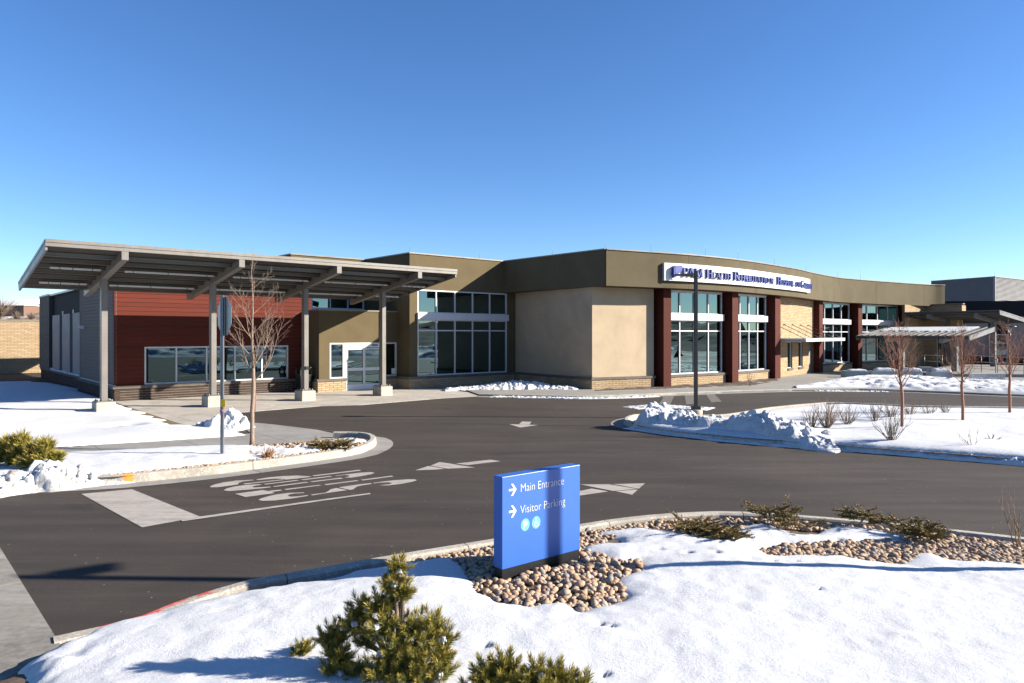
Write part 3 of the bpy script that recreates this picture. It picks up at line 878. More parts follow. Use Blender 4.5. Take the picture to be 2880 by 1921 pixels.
for t0 in (17.0, 14.05, 11.0):
    window(SIDE2, SA(t0), SA(t0 - 0.42), 0.72, 2.3, [], [], n=-0.09, fw=0.05)
rng = np.random.default_rng(4)
mb = MB()
for k in range(60):
    a = SA(17.2) + k * 9.6 / 60; h = 0.05 + 0.07 * rng.random()
    mb.box(a, a + 0.155, -0.1, 0.05 + 0.03 * rng.random(), 0.621, 0.621 + h, SIDE2)
mb.build('sill_snow', MAT['snow'], HB)
mb = MB(); mb.box(SA(6.3) - 0.08, SA(6.3) + 0.08, -0.075, 0.06, 2.95, 3.10, SIDE); mb.lathe([(0.05, 0), (0.06, 0.1), (0.03, 0.13)], 10, (0, 0))
for i in range(len(mb.v) - 30, len(mb.v)):
    x, y, z = mb.v[i]; q = SIDE(SA(6.3) - 0.16 + x, 0.08 + y, 2.98 + z); mb.v[i] = q
mb.build('wall_light', MAT['alu'], HB)
# ---------- lower annex wall behind the lawn
AN = fr_u(27.5)
brick_wall(AN, -16, 3.0, -0.7, 3.6, 'brick_tan', 'mortar_tan', False, name='annex_wall')
part('annex_coping', 'coping', lambda m: m.box(-16, 3.0, -0.35, 0.05, 3.6, 3.72, AN))
part('annex_body', 'coping', lambda m: m.box(-16, 8, 27.8, 33, 0, 3.55))

# ---------- vestibule
VE = fr_u(-1.3)
brick_wall(Fr((8.03, -1.4), (9, -1.4)), 0, 1.45, 0.0, 0.5, 'brick_tan', 'mortar_tan', True, thick=0.3)
brick_wall(Fr((8.03, 0), (8.03, -1.4)), 0, 1.4, 0.0, 0.5, 'brick_tan', 'mortar_tan', False, thick=0.1)
cap_course(Fr((8.03, -1.4), (9, -1.4)), -0.04, 1.49, n0=-0.25)
mb = MB()
for x0, x1, z0, z1 in ((8.15, 8.69, 0.62, 3.8), (8.69, 12.31, 2.29, 3.8), (12.31, 12.4, 0.62, 3.8)): mb.box(x0, x1, -0.2, 0, z0, z1, VE)
mb.box(8.15, 8.35, 0.2 - 0.0, 1.38 - 0.0, 0, 0.001)
mb.build('vestibule_wall', MAT['olive'], HB)
part('vestibule_wall', 'olive', lambda m: m.box(8.152, 8.35, -1.1, 0.1, 0.62, 3.798))
part('vestibule_roof', 'coping', lambda m: (m.box(8.10, 12.39, -1.34, 1.9, 3.8, 3.86)))
window(VE, 8.69, 9.42, 0.62, 2.29, [], [], n=0.0)
window(VE, 11.55, 12.31, 0.62, 2.29, [], [], n=0.0)
brick_wall(Fr((0, -1.4), (1, -1.4)), 11.5, 12.3, 0.0, 0.5, 'brick_tan', 'mortar_tan', True, thick=0.3)
cap_course(Fr((0, -1.4), (1, -1.4)), 11.47, 12.3, n0=-0.25)
# automatic door
def door():
    fr = VE
    mb = MB()
    mb.box(9.42, 9.56, -0.14, 0.02, 0.0, 2.29, fr); mb.box(11.42, 11.55, -0.14, 0.02, 0.0, 2.29, fr); mb.box(9.56, 11.42, -0.14, 0.02, 2.02, 2.29, fr)
    d = mb.build('entrance_door', MAT['white'], HB)
    for x0, x1 in ((9.57, 10.485), (10.495, 11.41)):
        m = MB(); w = 0.055
        m.box(x0, x0 + w, -0.1, 0.0, 0.02, 2.01, fr); m.box(x1 - w, x1, -0.1, 0.0, 0.02, 2.01, fr)
        m.box(x0 + w, x1 - w, -0.1, 0.0, 0.02, 0.30, fr); m.box(x0 + w, x1 - w, -0.1, 0.0, 0.95, 1.09, fr); m.box(x0 + w, x1 - w, -0.1, 0.0, 1.96, 2.01, fr)
        m.build('door_leaf', MAT['white'], d)
        for z0, z1 in ((0.30, 0.95), (1.09, 1.96)):
            m = MB(); m.face([fr(x0 + w, -0.05, z0), fr(x1 - w, -0.05, z0), fr(x1 - w, -0.05, z1), fr(x0 + w, -0.05, z1)]); m.build('pane', MAT['glass'], d)
    m = MB(); m.box(10.62, 11.4, 0.021, 0.035, 2.045, 2.065, fr); m.box(10.9, 11.2, 0.021, 0.06, 2.14, 2.20, fr); m.build('door_sensor', MAT['black'], d)
    m = MB(); m.box(10.0, 10.16, -0.045, -0.043, 1.12, 1.19, fr); m.build('door_sticker', M_plain('sticker_blue', (0.25, 0.6, 0.7), 0.5), d)
    m = MB(); m.box(9.64, 9.70, -0.045, -0.043, 1.10, 1.15, fr); m.build('door_sticker', M_plain('sticker_red', (0.6, 0.05, 0.04), 0.5), d)
    m = MB(); m.box(12.05, 12.25, -0.055, -0.052, 0.72, 1.0, fr); m.build('door_notice', MAT['white'], d)
door()
# ---------- tall olive block behind the canopy, clerestory over the vestibule
BK = fr_u(1.95)
def b(m):
    m.box(8.23, 9.3, -0.3, 0, 3.8, 6.66, BK); m.box(9.3, 12.4, -0.3, 0, 4.92, 6.66, BK); m.box(9.3, 12.4, -0.3, 0, 3.8, 4.0, BK)
    m.box(8.24, 8.5, 2.26, 14, 4.9, 6.66); m.box(12.32, 12.398, -0.3, 0, 4.0, 4.92, BK)
part('olive_wall', 'olive', b)
window(BK, 9.3, 12.3, 4.0, 4.92, [10.35, 11.35], [], n=0.02)
part('window_band', 'alu', lambda m: m.box(9.25, 12.36, 0.02, 0.12, 3.87, 4.0, BK))
part('coping', 'coping', lambda m: (m.box(8.18, 12.36, -0.35, 0.05, 6.66, 6.72, BK), m.box(8.18, 8.55, 2.31, 14, 6.66, 6.72)))
# ---------- middle block
MD = fr_u(-2.35)
MB5 = Fr((0, -2.5), (1, -2.5))
brick_wall(MB5, 12.26, 19.1, 0.0, 0.5, 'brick_tan', 'mortar_tan', True, thick=0.3)
brick_wall(Fr((12.26, 0), (12.26, -2.5)), 1.1, 2.5, 0.0, 0.5, 'brick_tan', 'mortar_tan', False, thick=0.1)
cap_course(MB5, 12.2, 19.2, n0=-0.24)
cap_course(Fr((12.26, -1.1), (12.26, -2.45)), 0.0, 1.2, n0=-0.1)
def b(m):
    m.box(12.4, 12.86, -0.3, 0, 0.62, 6.66, MD); m.box(18.68, 19.4, -0.3, 0, 0.62, 6.66, MD); m.box(12.86, 18.68, -0.3, 0, 4.92, 6.66, MD)
    m.box(12.4, 12.7, -2.049, 14, 0.0, 6.655)
part('olive_wall', 'olive', b)
cols = [13.99, 15.165, 16.32, 17.485]
window(MD, 12.86, 18.68, 3.74, 4.92, cols, [], n=0.0)
window(MD, 12.86, 18.68, 0.62, 3.44, cols, [2.885], n=0.0)
part('window_band', 'alu', lambda m: (m.box(12.82, 15.79, -0.1, 0.12, 3.42, 3.765, MD), m.box(15.80, 18.73, -0.1, 0.12, 3.42, 3.765, MD)))
part('coping', 'coping', lambda m: (m.box(12.35, 18.5, -0.35, 0.05, 6.66, 6.72, MD), m.box(12.35, 12.75, -1.99, 14, 6.66, 6.72)))
# ---------- curved front: fascia plan and wall plan
FPTS = [(18.5, -9.70), (20.6, -10.22), (23.36, -10.86), (26.4, -11.15), (29.37, -11.12), (34.87, -10.62), (38.2, -10.0), (42.95, -9.36), (45.6, -9.42), (48.75, -9.78), (55.5, -10.8), (57.6, -11.6)]
WPTS = [(18.62, -8.7), (22.1, -9.62), (25.5, -10.05), (28.2, -10.3), (32.3, -10.15), (35.5, -9.7), (38.5, -9.15), (41.85, -8.62), (45, -8.5), (49, -8.9), (53.5, -9.5), (57, -10.1), (61, -10.9)]
FC = np.array(spline(FPTS, 24)); WC = np.array(spline(WPTS, 24))
def curve_px(C, u):
    """plan point and tangent where the sight line at column u meets the plan curve"""
    W = ORG[None, :] + C[:, :1] * UD[None, :] + C[:, 1:] * VD[None, :]
    pu = UC + FPX * W[:, 0] / W[:, 1]
    i = int(np.argmax(pu >= u)); i = max(1, i)
    f = (u - pu[i - 1]) / (pu[i] - pu[i - 1])
    p = C[i - 1] * (1 - f) + C[i] * f; d = C[i] - C[i - 1]
    return p, d / np.linalg.norm(d), i - 1 + f
ZB, ZT = 4.975, 6.66
def strip(C, i0, i1, n0, n1, z0, z1):
    """solid following the plan curve between indices"""
    mb = MB(); idx = [i0] + [k for k in range(int(math.floor(i0)) + 1, int(math.ceil(i1)))] + [i1]
    P = []
    for k in idx:
        a = int(min(len(C) - 2, math.floor(k))); f = k - a
        p = C[a] * (1 - f) + C[a + 1] * f
        j0 = max(0, a - 1); j1 = min(len(C) - 1, a + 2)
        d = C[j1] - C[j0]; d = d / np.linalg.norm(d); n = np.array([d[1], -d[0]])
        P.append((p + n * n0, p + n * n1))
    m = len(P)
    for z in (z0, z1):
        for a, c in P: mb.v.append((a[0], a[1], z)); mb.v.append((c[0], c[1], z))
    o = 2 * m
    for i in range(m - 1):
        A, B, C2, D = 2 * i, 2 * i + 1, 2 * i + 3, 2 * i + 2
        for q, sm in (((B, C2, o + C2, o + B), False), ((D, A, o + A, o + D), False), ((A, D, C2, B), False), ((o + A, o + B, o + C2, o + D), False)):
            mb.f.append(q); mb.sm.append(sm)
    for q in ((0, 1, o + 1, o), (2 * m - 1, 2 * m - 2, o + 2 * m - 2, o + 2 * m - 1)): mb.f.append(q); mb.sm.append(False)
    return mb
joints = [0.0] + [curve_px(FC, u)[2] for u in (1937, 2126, 2241, 2346, 2464, 2599)] + [len(FC) - 1.001]
for i, (a, c) in enumerate(zip(joints, joints[1:])):
    strip(FC, a + (0.06 if i else 0), c - 0.06 if i < len(joints) - 2 else c, -0.3, 0.0, ZB, ZT).build('fascia_panel', MAT['fascia_olive'], HB)
strip(FC, 0.0, len(FC) - 1.001, -0.36, 0.05, ZT + 0.002, ZT + 0.06).build('coping', MAT['coping'], HB)
part('fascia_return', 'fascia_olive', lambda m: m.box(18.47, 18.78, -9.63, -2.36, ZB - 0.003, ZT - 0.003))
part('coping', 'coping', lambda m: m.box(18.42, 18.86, -9.66, -2.3, ZT + 0.004, ZT + 0.062))
strip(FC, len(FC) - 4, len(FC) - 1.001, -9, -0.31, ZB, ZT).build('fascia_return', MAT['fascia_olive'], HB)
# soffit and roof
poly = [tuple(p) for p in FC[::6]] + [tuple(FC[-1])]
def inset(C, n):
    out = []
    for k in range(0, len(C), 6):
        j0 = max(0, k - 1); j1 = min(len(C) - 1, k + 1); d = C[j1] - C[j0]; d /= np.linalg.norm(d)
        out.append(tuple(C[k] + np.array([d[1], -d[0]]) * n))
    return out
mb = MB(); IN = inset(FC, -0.28); mb.prism([(18.78, -9.4)] + IN[1:] + [(57, -6), (19.2, -2.4)], ZB + 0.01, ZB + 0.06)
mb.build('soffit', MAT['soffit'], HB)
mb = MB(); mb.prism([(18.78, -9.4)] + IN[1:] + [(57, 16), (12.7, 16), (12.7, -2.1), (18.7, -2.1)], 6.3, 6.4)
mb.build('roof', MAT['coping'], HB)
# cream block
CL = Fr((19.3, -2.36), (18.62, -8.7)); CF = Fr((18.62, -8.7), (22.18, -9.62))
part('tan_wall', 'tan', lambda m: (m.box(0.0, CL.len - 0.0, -0.3, 0.0, 0.62, ZB + 0.005, CL)))
part('tan_wall', 'tan', lambda m: (m.box(0.002, CF.len, -0.3, 0.0, 0.62, ZB + 0.005, CF)))
brick_wall(CL, 0.15, CL.len + 0.1, 0.0, 0.5, 'brick_tan', 'mortar_tan', False, n0=0.1)
brick_wall(CF, -0.1, CF.len - 0.05, 0.0, 0.5, 'brick_tan', 'mortar_tan', True, n0=0.1)
cap_course(CL, 0.1, CL.len + 0.15, n0=-0.1, n1=0.15); cap_course(CF, -0.15, CF.len + 0.02, n0=-0.1, n1=0.15)
# columns clad in brown-red boards
def clad_column(uL, uR, dep=0.62):
    """column whose front face spans the sight lines uL..uR"""
    p, d, i = curve_px(WC, (uL + uR) / 2)
    fr = Fr(tuple(p), ang=math.atan2(d[1], d[0]))
    W = np.array(WOR(*p)); wpx = FPX / W[1]
    tx = (UD * d[0] + VD * d[1]); n = UD * d[1] - VD * d[0]
    # width along the wall from its apparent width
    wd = (uR - uL) / wpx / max(0.25, abs(tx[0] - W[0] / W[1] * tx[1]))
    mb = MB(); mb.box(-wd / 2, wd / 2, -0.4, dep - 0.2, 0.0, ZB + 0.006, fr)
    return mb.build('clad_column', MAT['col_board'], HB), fr, wd
for uL, uR in ((1850, 1871), (2041, 2058), (2161, 2176), (2287, 2297), (2399, 2410), (2534, 2545)):
    clad_column(uL, uR)
# glazed bays
def bay(uL, uR, single=False):
    p = curve_px(WC, uL)[0]; q = curve_px(WC, uR)[0]
    fr = Fr(tuple(p), tuple(q)); L = fr.len; c4 = lin(0, L, 4)
    window(fr, 0, L, 3.74, 4.92, c4, [], n=-0.05); window(fr, 0, L, 0.62, 3.44, c4, [2.87], n=-0.05)
    for k in range(3):
        m = MB(); m.box(L * k / 3 + 0.004, L * (k + 1) / 3 - 0.004, -0.15, 0.10, 3.42, 3.765, fr); m.build('window_band', MAT['alu'], HB)
    m = MB(); m.box(0, L, -0.25, -0.02, 4.92, ZB + 0.005, fr); m.build('window_head', MAT['alu'], HB)
    brick_wall(fr, -0.25, L + 0.1, 0.0, 0.5, 'brick_tan', 'mortar_tan', single, n0=0.1, thick=0.3)
    cap_course(fr, -0.25, L + 0.12, n0=-0.2, n1=0.16)
    return fr
bay(1872, 2033, True); bay(2058, 2157); bay(2297, 2391); bay(2410, 2527)
# brick panel with the side entrance
p = curve_px(WC, 2174)[0]; q = curve_px(WC, 2290)[0]
SE = Fr(tuple(p), tuple(q)); L = SE.len
brick_wall(SE, 0, L, 0.0, ZB + 0.004, 'brick_tan', 'mortar_tan', False, n0=0.0, holes=[(0.1, 1.0, 0.0, 2.2), (L * 0.32, L * 0.43, 0.55, 2.2), (L * 0.58, L * 0.69, 0.55, 2.2), (L - 1.25, L - 0.3, 0.0, 2.2)])
for a0, a1 in ((L * 0.32, L * 0.43), (L * 0.58, L * 0.69)):
    window(SE, a0, a1, 0.55, 2.2, [], [], n=-0.06, fw=0.05)
    m = MB(); m.box(a0 - 0.05, a1 + 0.05, -0.08, 0.08, 0.44, 0.55, SE); m.build('cap_stone', MAT['cap'], HB)
for a0, a1 in ((0.1, 1.0), (L - 1.25, L - 0.3)):
    m = MB(); m.box(a0, a1, -0.16, -0.1, 0.03, 2.2, SE); d = m.build('side_door', MAT['grey_panel'], HB)
    m = MB(); m.bar(SE(a0 + 0.1, -0.04, 0.95), SE(a0 + 0.1, -0.04, 1.15), 0.03, 0.03, (1, 0, 0)); m.build('door_handle', MAT['alu'], d)
# awning hung on tie rods
def awning():
    m = MB(); n1 = 1.9; a0, a1 = 0.05, L + 0.35
    m.box(a0, a1, 0.02, n1 - 0.03, 2.30, 2.36, SE)
    m.box(a0, a1, n1 - 0.03, n1, 2.26, 2.46, SE); m.box(a0, a0 + 0.03, 0.02, n1 - 0.03, 2.26, 2.46, SE); m.box(a1 - 0.03, a1, 0.02, n1 - 0.03, 2.26, 2.46, SE)
    aw = m.build('awning', MAT['alu'], HB)
    for k in range(6):
        a = 0.25 + (a1 - 0.5) * k / 5
        m = MB(); m.tube([SE(a, 0.03, 3.30), SE(a, n1 - 0.1, 2.42)], 0.018, 6); m.tube([SE(a, 0.0, 3.30), SE(a, 0.10, 3.30)], 0.04, 6)
        m.build('tie_rod', MAT['dark_steel'], aw)
awning()
# lightning rods on the parapets
def rod(s, t, z, h=0.55):
    m = MB(); m.tube([(s, t, z - 0.02), (s, t, z + 0.05)], 0.03, 6); m.tube([(s, t, z + 0.04), (s, t, z + h)], 0.007, 5)
    m.build('lightning_rod', MAT['coping_light'], HB)
for s, t in ((8.3, 2.1), (12.5, -2.2), (16.9, -2.2), (18.6, -6.0), (18.65, -9.5)): rod(s, t, 6.72)
for k in (30, 60, 84, 108, 140, 175, 205): rod(FC[k][0], FC[k][1] + 0.2, 6.72, 0.75)
# ---------- right hand wing
def wq(u, D): return LOC(((u - UC) / FPX * D, D))
b0, b1, b2 = wq(2546, 55.0), wq(2600, 57.5), wq(2705, 55.5)
brick_wall(Fr(b0, b1), -0.1, Fr(b0, b1).len, 0, 5.0, 'brick_tan', 'mortar_tan', False)
f2 = Fr(b1, b2)
brick_wall(f2, 0.0, f2.len, 0, 5.05, 'brick_tan', 'mortar_tan', False, holes=[(f2.len * 0.33, f2.len * 0.48, 0.0, 3.0)])
window(f2, f2.len * 0.33, f2.len * 0.48, 0.0, 3.0, [], [2.1], n=-0.06)
part('room_wall', 'dark_panel', lambda m: m.box(f2.len * 0.2, f2.len * 0.6, -1.2, -0.9, 0.0, 3.4, f2))
m = MB(); m.box(-0.1, f2.len + 0.1, -0.4, 0.08, 5.05, 5.13, f2); m.build('coping', MAT['coping'], HB)
f3 = Fr(b2, wq(2716, 56.4)); brick_wall(f3, 0.01, f3.len, 4.25, 5.0, 'brick_tan', 'mortar_tan', False)
r0, r1 = wq(2690, 60.0), wq(3330, 57.0)
RWG = Fr(r0, r1)
def b(m):
    L = RWG.len
    m.box(0, L, -0.4, -0.3, 0, 5.3, RWG)
part('wing_wall', 'grey_panel', b)
part('wing_fascia', 'dark_panel', lambda m: m.box(-1.0, RWG.len, -0.3, 0.05, 4.2, 5.5, RWG))
for a0, a1 in ((2.6, 4.0), (8.2, 9.6), (13.5, 15)):
    part('panel_recess', 'dark_panel', lambda m: m.box(a0, a1, -0.3, -0.24, 2.7, 4.2, RWG))
    window(RWG, a0, a1, 0.3, 2.7, [], [1.2], n=-0.2)
part('wing_base', 'col_board', lambda m: m.box(0, RWG.len, -0.3, -0.22, 0, 0.9, RWG))
# mechanical screen on the roof
e0, e1, e2 = wq(2619, 75.0), wq(2798, 69.0), wq(2905, 74.5)
for f_, tagn in ((Fr(e0, e1), 0), (Fr(e1, e2), 1)):
    m = MB(); m.box(0, f_.len, -0.15, -0.08, 4.6, 8.3 if tagn else 8.3, f_); sc = m.build('mechanical_screen', MAT['louver'], HB)
    m = MB()
    for k in range(24):
        z = 5.35 + k * 0.122
        P = [f_(0.12, -0.08, z), f_(f_.len - 0.12, -0.08, z), f_(f_.len - 0.12, 0.02, z), f_(0.12, 0.02, z), f_(0.12, -0.08, z + 0.10), f_(f_.len - 0.12, -0.08, z + 0.10), f_(f_.len - 0.12, -0.07, z + 0.10), f_(0.12, -0.07, z + 0.10)]
        m.hexa(P)
    o = m.build('louver', MAT['louver'], sc); o['kind'] = 'stuff'
    m = MB(); m.box(0, 0.12, -0.08, 0.03, 4.6, 8.34, f_); m.box(f_.len - 0.12, f_.len, -0.08, 0.03, 4.6, 8.34, f_); m.box(0, f_.len, -0.15, 0.05, 8.28, 8.36, f_); m.build('screen_trim', MAT['louver'], HB)
for u, D in ((2632, 75), (2729, 71.5), (2804, 69.2), (2872, 73)):
    s, t = wq(u, D); rod(s, t + 0.2, 8.35, 1.0)
# interiors: floors, rear walls, ceilings
def room(poly, h=3.2, back=True):
    m = MB(); m.face([(x, y, 0.05) for x, y in poly]); m.build('room_floor', MAT['interior_dark'], HB)
    m = MB(); m.prism(poly, 0.05, h, caps=False); m.build('room_wall', MAT['interior'], HB)
    m = MB(); m.face([(x, y, h) for x, y in poly]); m.build('room_ceiling', MAT['interior'], HB)
def roomU(s0, s1, t0, t1, h):
    m = MB(); m.face([(s0, t0, 0.05), (s1, t0, 0.05), (s1, t1, 0.05), (s0, t1, 0.05)]); m.build('room_floor', MAT['interior_dark'], HB)
    m = MB(); m.box(s0, s1, t1, t1 + 0.1, 0.05, h); m.box(s0 - 0.1, s0, t0, t1, 0.05, h); m.box(s1, s1 + 0.1, t0, t1, 0.05, h); m.build('room_wall', MAT['interior'], HB)
    m = MB(); m.box(s0, s1, t0, t1, h, h + 0.08); m.build('room_ceiling', MAT['interior'], HB)
roomU(0.5, 8.1, 0.5, 7.0, 2.9)
roomU(8.45, 12.3, -1.05, 6.0, 2.9)
roomU(12.8, 18.9, -2.0, 7.0, 4.98)
part('room_partition', 'interior', lambda m: (m.box(15.3, 15.45, 1.0, 7, 0.06, 4.9), m.box(15.5, 18.8, 2.5, 2.6, 0.06, 4.9)))
part('reception_desk', 'interior_dark', lambda m: m.box(13.2, 17.2, -0.6, 0.0, 0.06, 0.95))
roomU(22.5, 53, -8.3, 1.0, 4.9)
TEAL = M_plain('teal_upholstery', (0.05, 0.20, 0.19), 0.7)
def chair(s, t, rz):
    c = empty('chair', (*WOR(s, t), 0.055), BANG + rz)
    m = MB(); m.box(-0.26, 0.26, -0.25, 0.25, 0.40, 0.48); m.build('seat', TEAL, c, bevel=0.02)
    m = MB(); m.box(-0.26, 0.26, 0.20, 0.27, 0.50, 0.95); m.build('backrest', TEAL, c, bevel=0.02)
    for x in (-0.22, 0.22):
        for y in (-0.2, 0.22):
            m = MB(); m.bar((x, y, 0), (x, y, 0.4), 0.035, 0.035, (1, 0, 0)); m.build('leg', MAT['alu'], c)
    tag(c, 'teal lounge chair standing inside behind the glass of the curved front', 'chair', 'chairs inside the glazed bays')
for s, t, rz in ((29.6, -8.0, 0.4), (31.2, -7.6, -0.5), (44.0, -7.0, 0.2), (46.2, -7.3, -0.3)): chair(s, t, rz)

# ---------- hospital name sign on the fascia
MAT['letter_side'] = M_plain('deep_blue_letter', (0.030, 0.052, 0.32), 0.4, var=0.05)
MAT['letter_face'] = M_plain('blue_letter_face', (0.070, 0.10, 0.42), 0.4, var=0.03)
SG0, SG1 = curve_px(FC, 1863)[2], curve_px(FC, 2271)[2]
sgn = strip(FC, SG0, SG1, 0.01, 0.16, 5.33, 6.19).build('building_sign', MAT['white'])
sgn.location = (ORG[0], ORG[1], 0); sgn.rotation_euler = (0, 0, BANG)
tag(sgn, 'long white curved sign board with raised blue hospital name letters on the olive fascia', 'sign')
def arc(cx, cy, rx, ry, a0, a1, n=10): return [(cx + rx * math.cos(R(a0 + (a1 - a0) * i / n)), cy + ry * math.sin(R(a0 + (a1 - a0) * i / n))) for i in range(n + 1)]
# serif capitals as strokes: (points, thickness); stems get serifs
TK, TN = 0.15, 0.06
GL = {
 'P': (0.62, [([(0.14, 0), (0.14, 1)], TK, 1), ([(0.14, 0.97)] + arc(0.36, 0.73, 0.20, 0.24, 90, -90) + [(0.14, 0.49)], 0.09, 0)]),
 'A': (0.78, [([(0.06, 0), (0.38, 1)], TN, 1), ([(0.38, 1), (0.68, 0)], TK, 1), ([(0.18, 0.36), (0.58, 0.36)], TN, 0)]),
 'M': (0.98, [([(0.12, 0), (0.14, 1)], TN, 1), ([(0.14, 1), (0.48, 0.05)], TK, 0), ([(0.48, 0.05), (0.82, 1)], TN, 0), ([(0.84, 1), (0.86, 0)], TK, 1)]),
 'H': (0.84, [([(0.15, 0), (0.15, 1)], TK, 1), ([(0.68, 0), (0.68, 1)], TK, 1), ([(0.15, 0.52), (0.68, 0.52)], TN, 0)]),
 'E': (0.66, [([(0.15, 0), (0.15, 1)], TK, 1), ([(0.15, 0.97), (0.56, 0.97)], TN, 2), ([(0.15, 0.52), (0.46, 0.52)], TN, 0), ([(0.15, 0.03), (0.60, 0.03)], TN, 2)]),
 'L': (0.62, [([(0.15, 0), (0.15, 1)], TK, 1), ([(0.15, 0.03), (0.58, 0.03)], TN, 2)]),
 'T': (0.70, [([(0.35, 0), (0.35, 1)], TK, 1), ([(0.04, 0.97), (0.66, 0.97)], TN, 2)]),
 'R': (0.74, [([(0.14, 0), (0.14, 1)], TK, 1), ([(0.14, 0.97)] + arc(0.34, 0.75, 0.19, 0.22, 90, -90) + [(0.14, 0.53)], 0.09, 0), ([(0.34, 0.53), (0.68, 0.0)], TK, 0)]),
 'B': (0.68, [([(0.14, 0), (0.14, 1)], TK, 1), ([(0.14, 0.97)] + arc(0.34, 0.76, 0.17, 0.21, 90, -90) + [(0.14, 0.55)], 0.08, 0), ([(0.14, 0.53)] + arc(0.36, 0.28, 0.21, 0.25, 90, -90) + [(0.14, 0.03)], 0.09, 0)]),
 'N': (0.84, [([(0.13, 0), (0.13, 1)], TN, 1), ([(0.13, 1), (0.70, 0)], TK, 0), ([(0.70, 0), (0.70, 1)], TN, 1)]),
 'I': (0.34, [([(0.16, 0), (0.16, 1)], TK, 1)]),
 'O': (0.84, [(arc(0.41, 0.5, 0.31, 0.47, 0, 360, 22), 0.10, 0)]),
 'S': (0.58, [(arc(0.29, 0.74, 0.19, 0.22, 20, 250, 9) + arc(0.29, 0.27, 0.20, 0.24, 80, -160, 9), 0.10, 0)]),
 'F': (0.60, [([(0.15, 0), (0.15, 1)], TK, 1), ([(0.15, 0.97), (0.55, 0.97)], TN, 2), ([(0.15, 0.52), (0.45, 0.52)], TN, 0)]),
 'G': (0.84, [(arc(0.42, 0.5, 0.32, 0.47, 45, 320, 18), 0.10, 0), ([(0.68, 0.02), (0.68, 0.42)], TK, 0), ([(0.54, 0.42), (0.80, 0.42)], 0.05, 0)]),
 'Y': (0.74, [([(0.08, 1), (0.37, 0.45)], TK, 0), ([(0.66, 1), (0.37, 0.45)], TN, 0), ([(0.37, 0), (0.37, 0.48)], TK, 1), ([(0.0, 0.98), (0.2, 0.98)], 0.05, 0), ([(0.55, 0.98), (0.74, 0.98)], 0.05, 0)]),
}
def glyph_polys(ch):
    out = []
    for pts, th, ser in GL[ch][1]:
        P = [np.array(p, float) for p in pts]; n = len(P); lft = []; rgt = []
        for i in range(n):
            d = P[min(n - 1, i + 1)] - P[max(0, i - 1)]; d /= np.linalg.norm(d); q = np.array([-d[1], d[0]]) * th / 2
            lft.append(P[i] + q); rgt.append(P[i] - q)
        out.append((lft, rgt))
        if ser == 1:
            for e in (P[0], P[-1]):
                y0 = -0.005 if e[1] < 0.5 else 0.945
                out.append(([np.array([e[0] - th / 2 - 0.07, y0 + 0.06]), np.array([e[0] + th / 2 + 0.07, y0 + 0.06])], [np.array([e[0] - th / 2 - 0.07, y0]), np.array([e[0] + th / 2 + 0.07, y0])]))
        if ser == 2:
            e = P[-1]; s = -1 if e[1] > 0.5 else 1
            out.append(([np.array([e[0] - 0.04, e[1] + s * 0.18]), np.array([e[0] + 0.01, e[1] + s * 0.18])], [np.array([e[0] - 0.04, e[1]]), np.array([e[0] + 0.01, e[1]])]))
    return out
def letter(ch, idx, x_w, z, size, depth=0.09):
    """channel letter at curve index idx, parented to the sign"""
    a = int(idx); f = idx - a; p = FC[a] * (1 - f) + FC[a + 1] * f; d = FC[a + 1] - FC[a]; d /= np.linalg.norm(d)
    fr = Fr(tuple(p), ang=math.atan2(d[1], d[0]))
    side = MB(); face = MB()
    for k, (lf, rg) in enumerate(glyph_polys(ch)):
        dz = 0.0012 * k
        for i in range(len(lf) - 1):
            q = [rg[i], rg[i + 1], lf[i + 1], lf[i]]
            B = [fr(v[0] * x_w, 0.175, z + v[1] * size) for v in q]; T = [fr(v[0] * x_w, 0.16 + depth + dz, z + v[1] * size) for v in q]
            T2 = [fr(v[0] * x_w, 0.161 + depth + dz + 0.004, z + v[1] * size) for v in q]
            for j in range(4): side.face([B[j], B[(j + 1) % 4], T[(j + 1) % 4], T[j]])
            side.face(T); face.face(T2)
    o = side.build('letter', MAT['letter_side'], sgn); face.build('letter_face', MAT['letter_face'], o)
def write(word, u0, u1, z=5.56, big=0.44, small=0.315):
    """fit a word in small capitals between two sight-line columns"""
    i0 = curve_px(FC, u0)[2]; i1 = curve_px(FC, u1)[2]
    ws = [GL[c][0] * (big if k == 0 else small) for k, c in enumerate(word)]
    if word in ('PAM',): ws = [GL[c][0] * big for c in word]
    tot = sum(ws); acc = 0
    seglen = np.linalg.norm(np.diff(FC[int(i0):int(i1) + 2], axis=0), axis=1).mean()
    scale = (i1 - i0) * seglen / tot
    for k, c in enumerate(word):
        size = big if (k == 0 or word == 'PAM') else small
        if word == 'OF': size = small
        letter(c, i0 + (i1 - i0) * acc / tot, size * scale, z, size); acc += ws[k]
def c52(x): return 1850 + x / 5.224
for wd, a, c_ in (('PAM', 322, 612), ('HEALTH', 662, 1022), ('REHABILITATION', 1066, 1672), ('HOSPITAL', 1700, 1950), ('OF', 1974, 2040), ('GREELEY', 2052, 2216)):
    write(wd, c52(a), c52(c_))
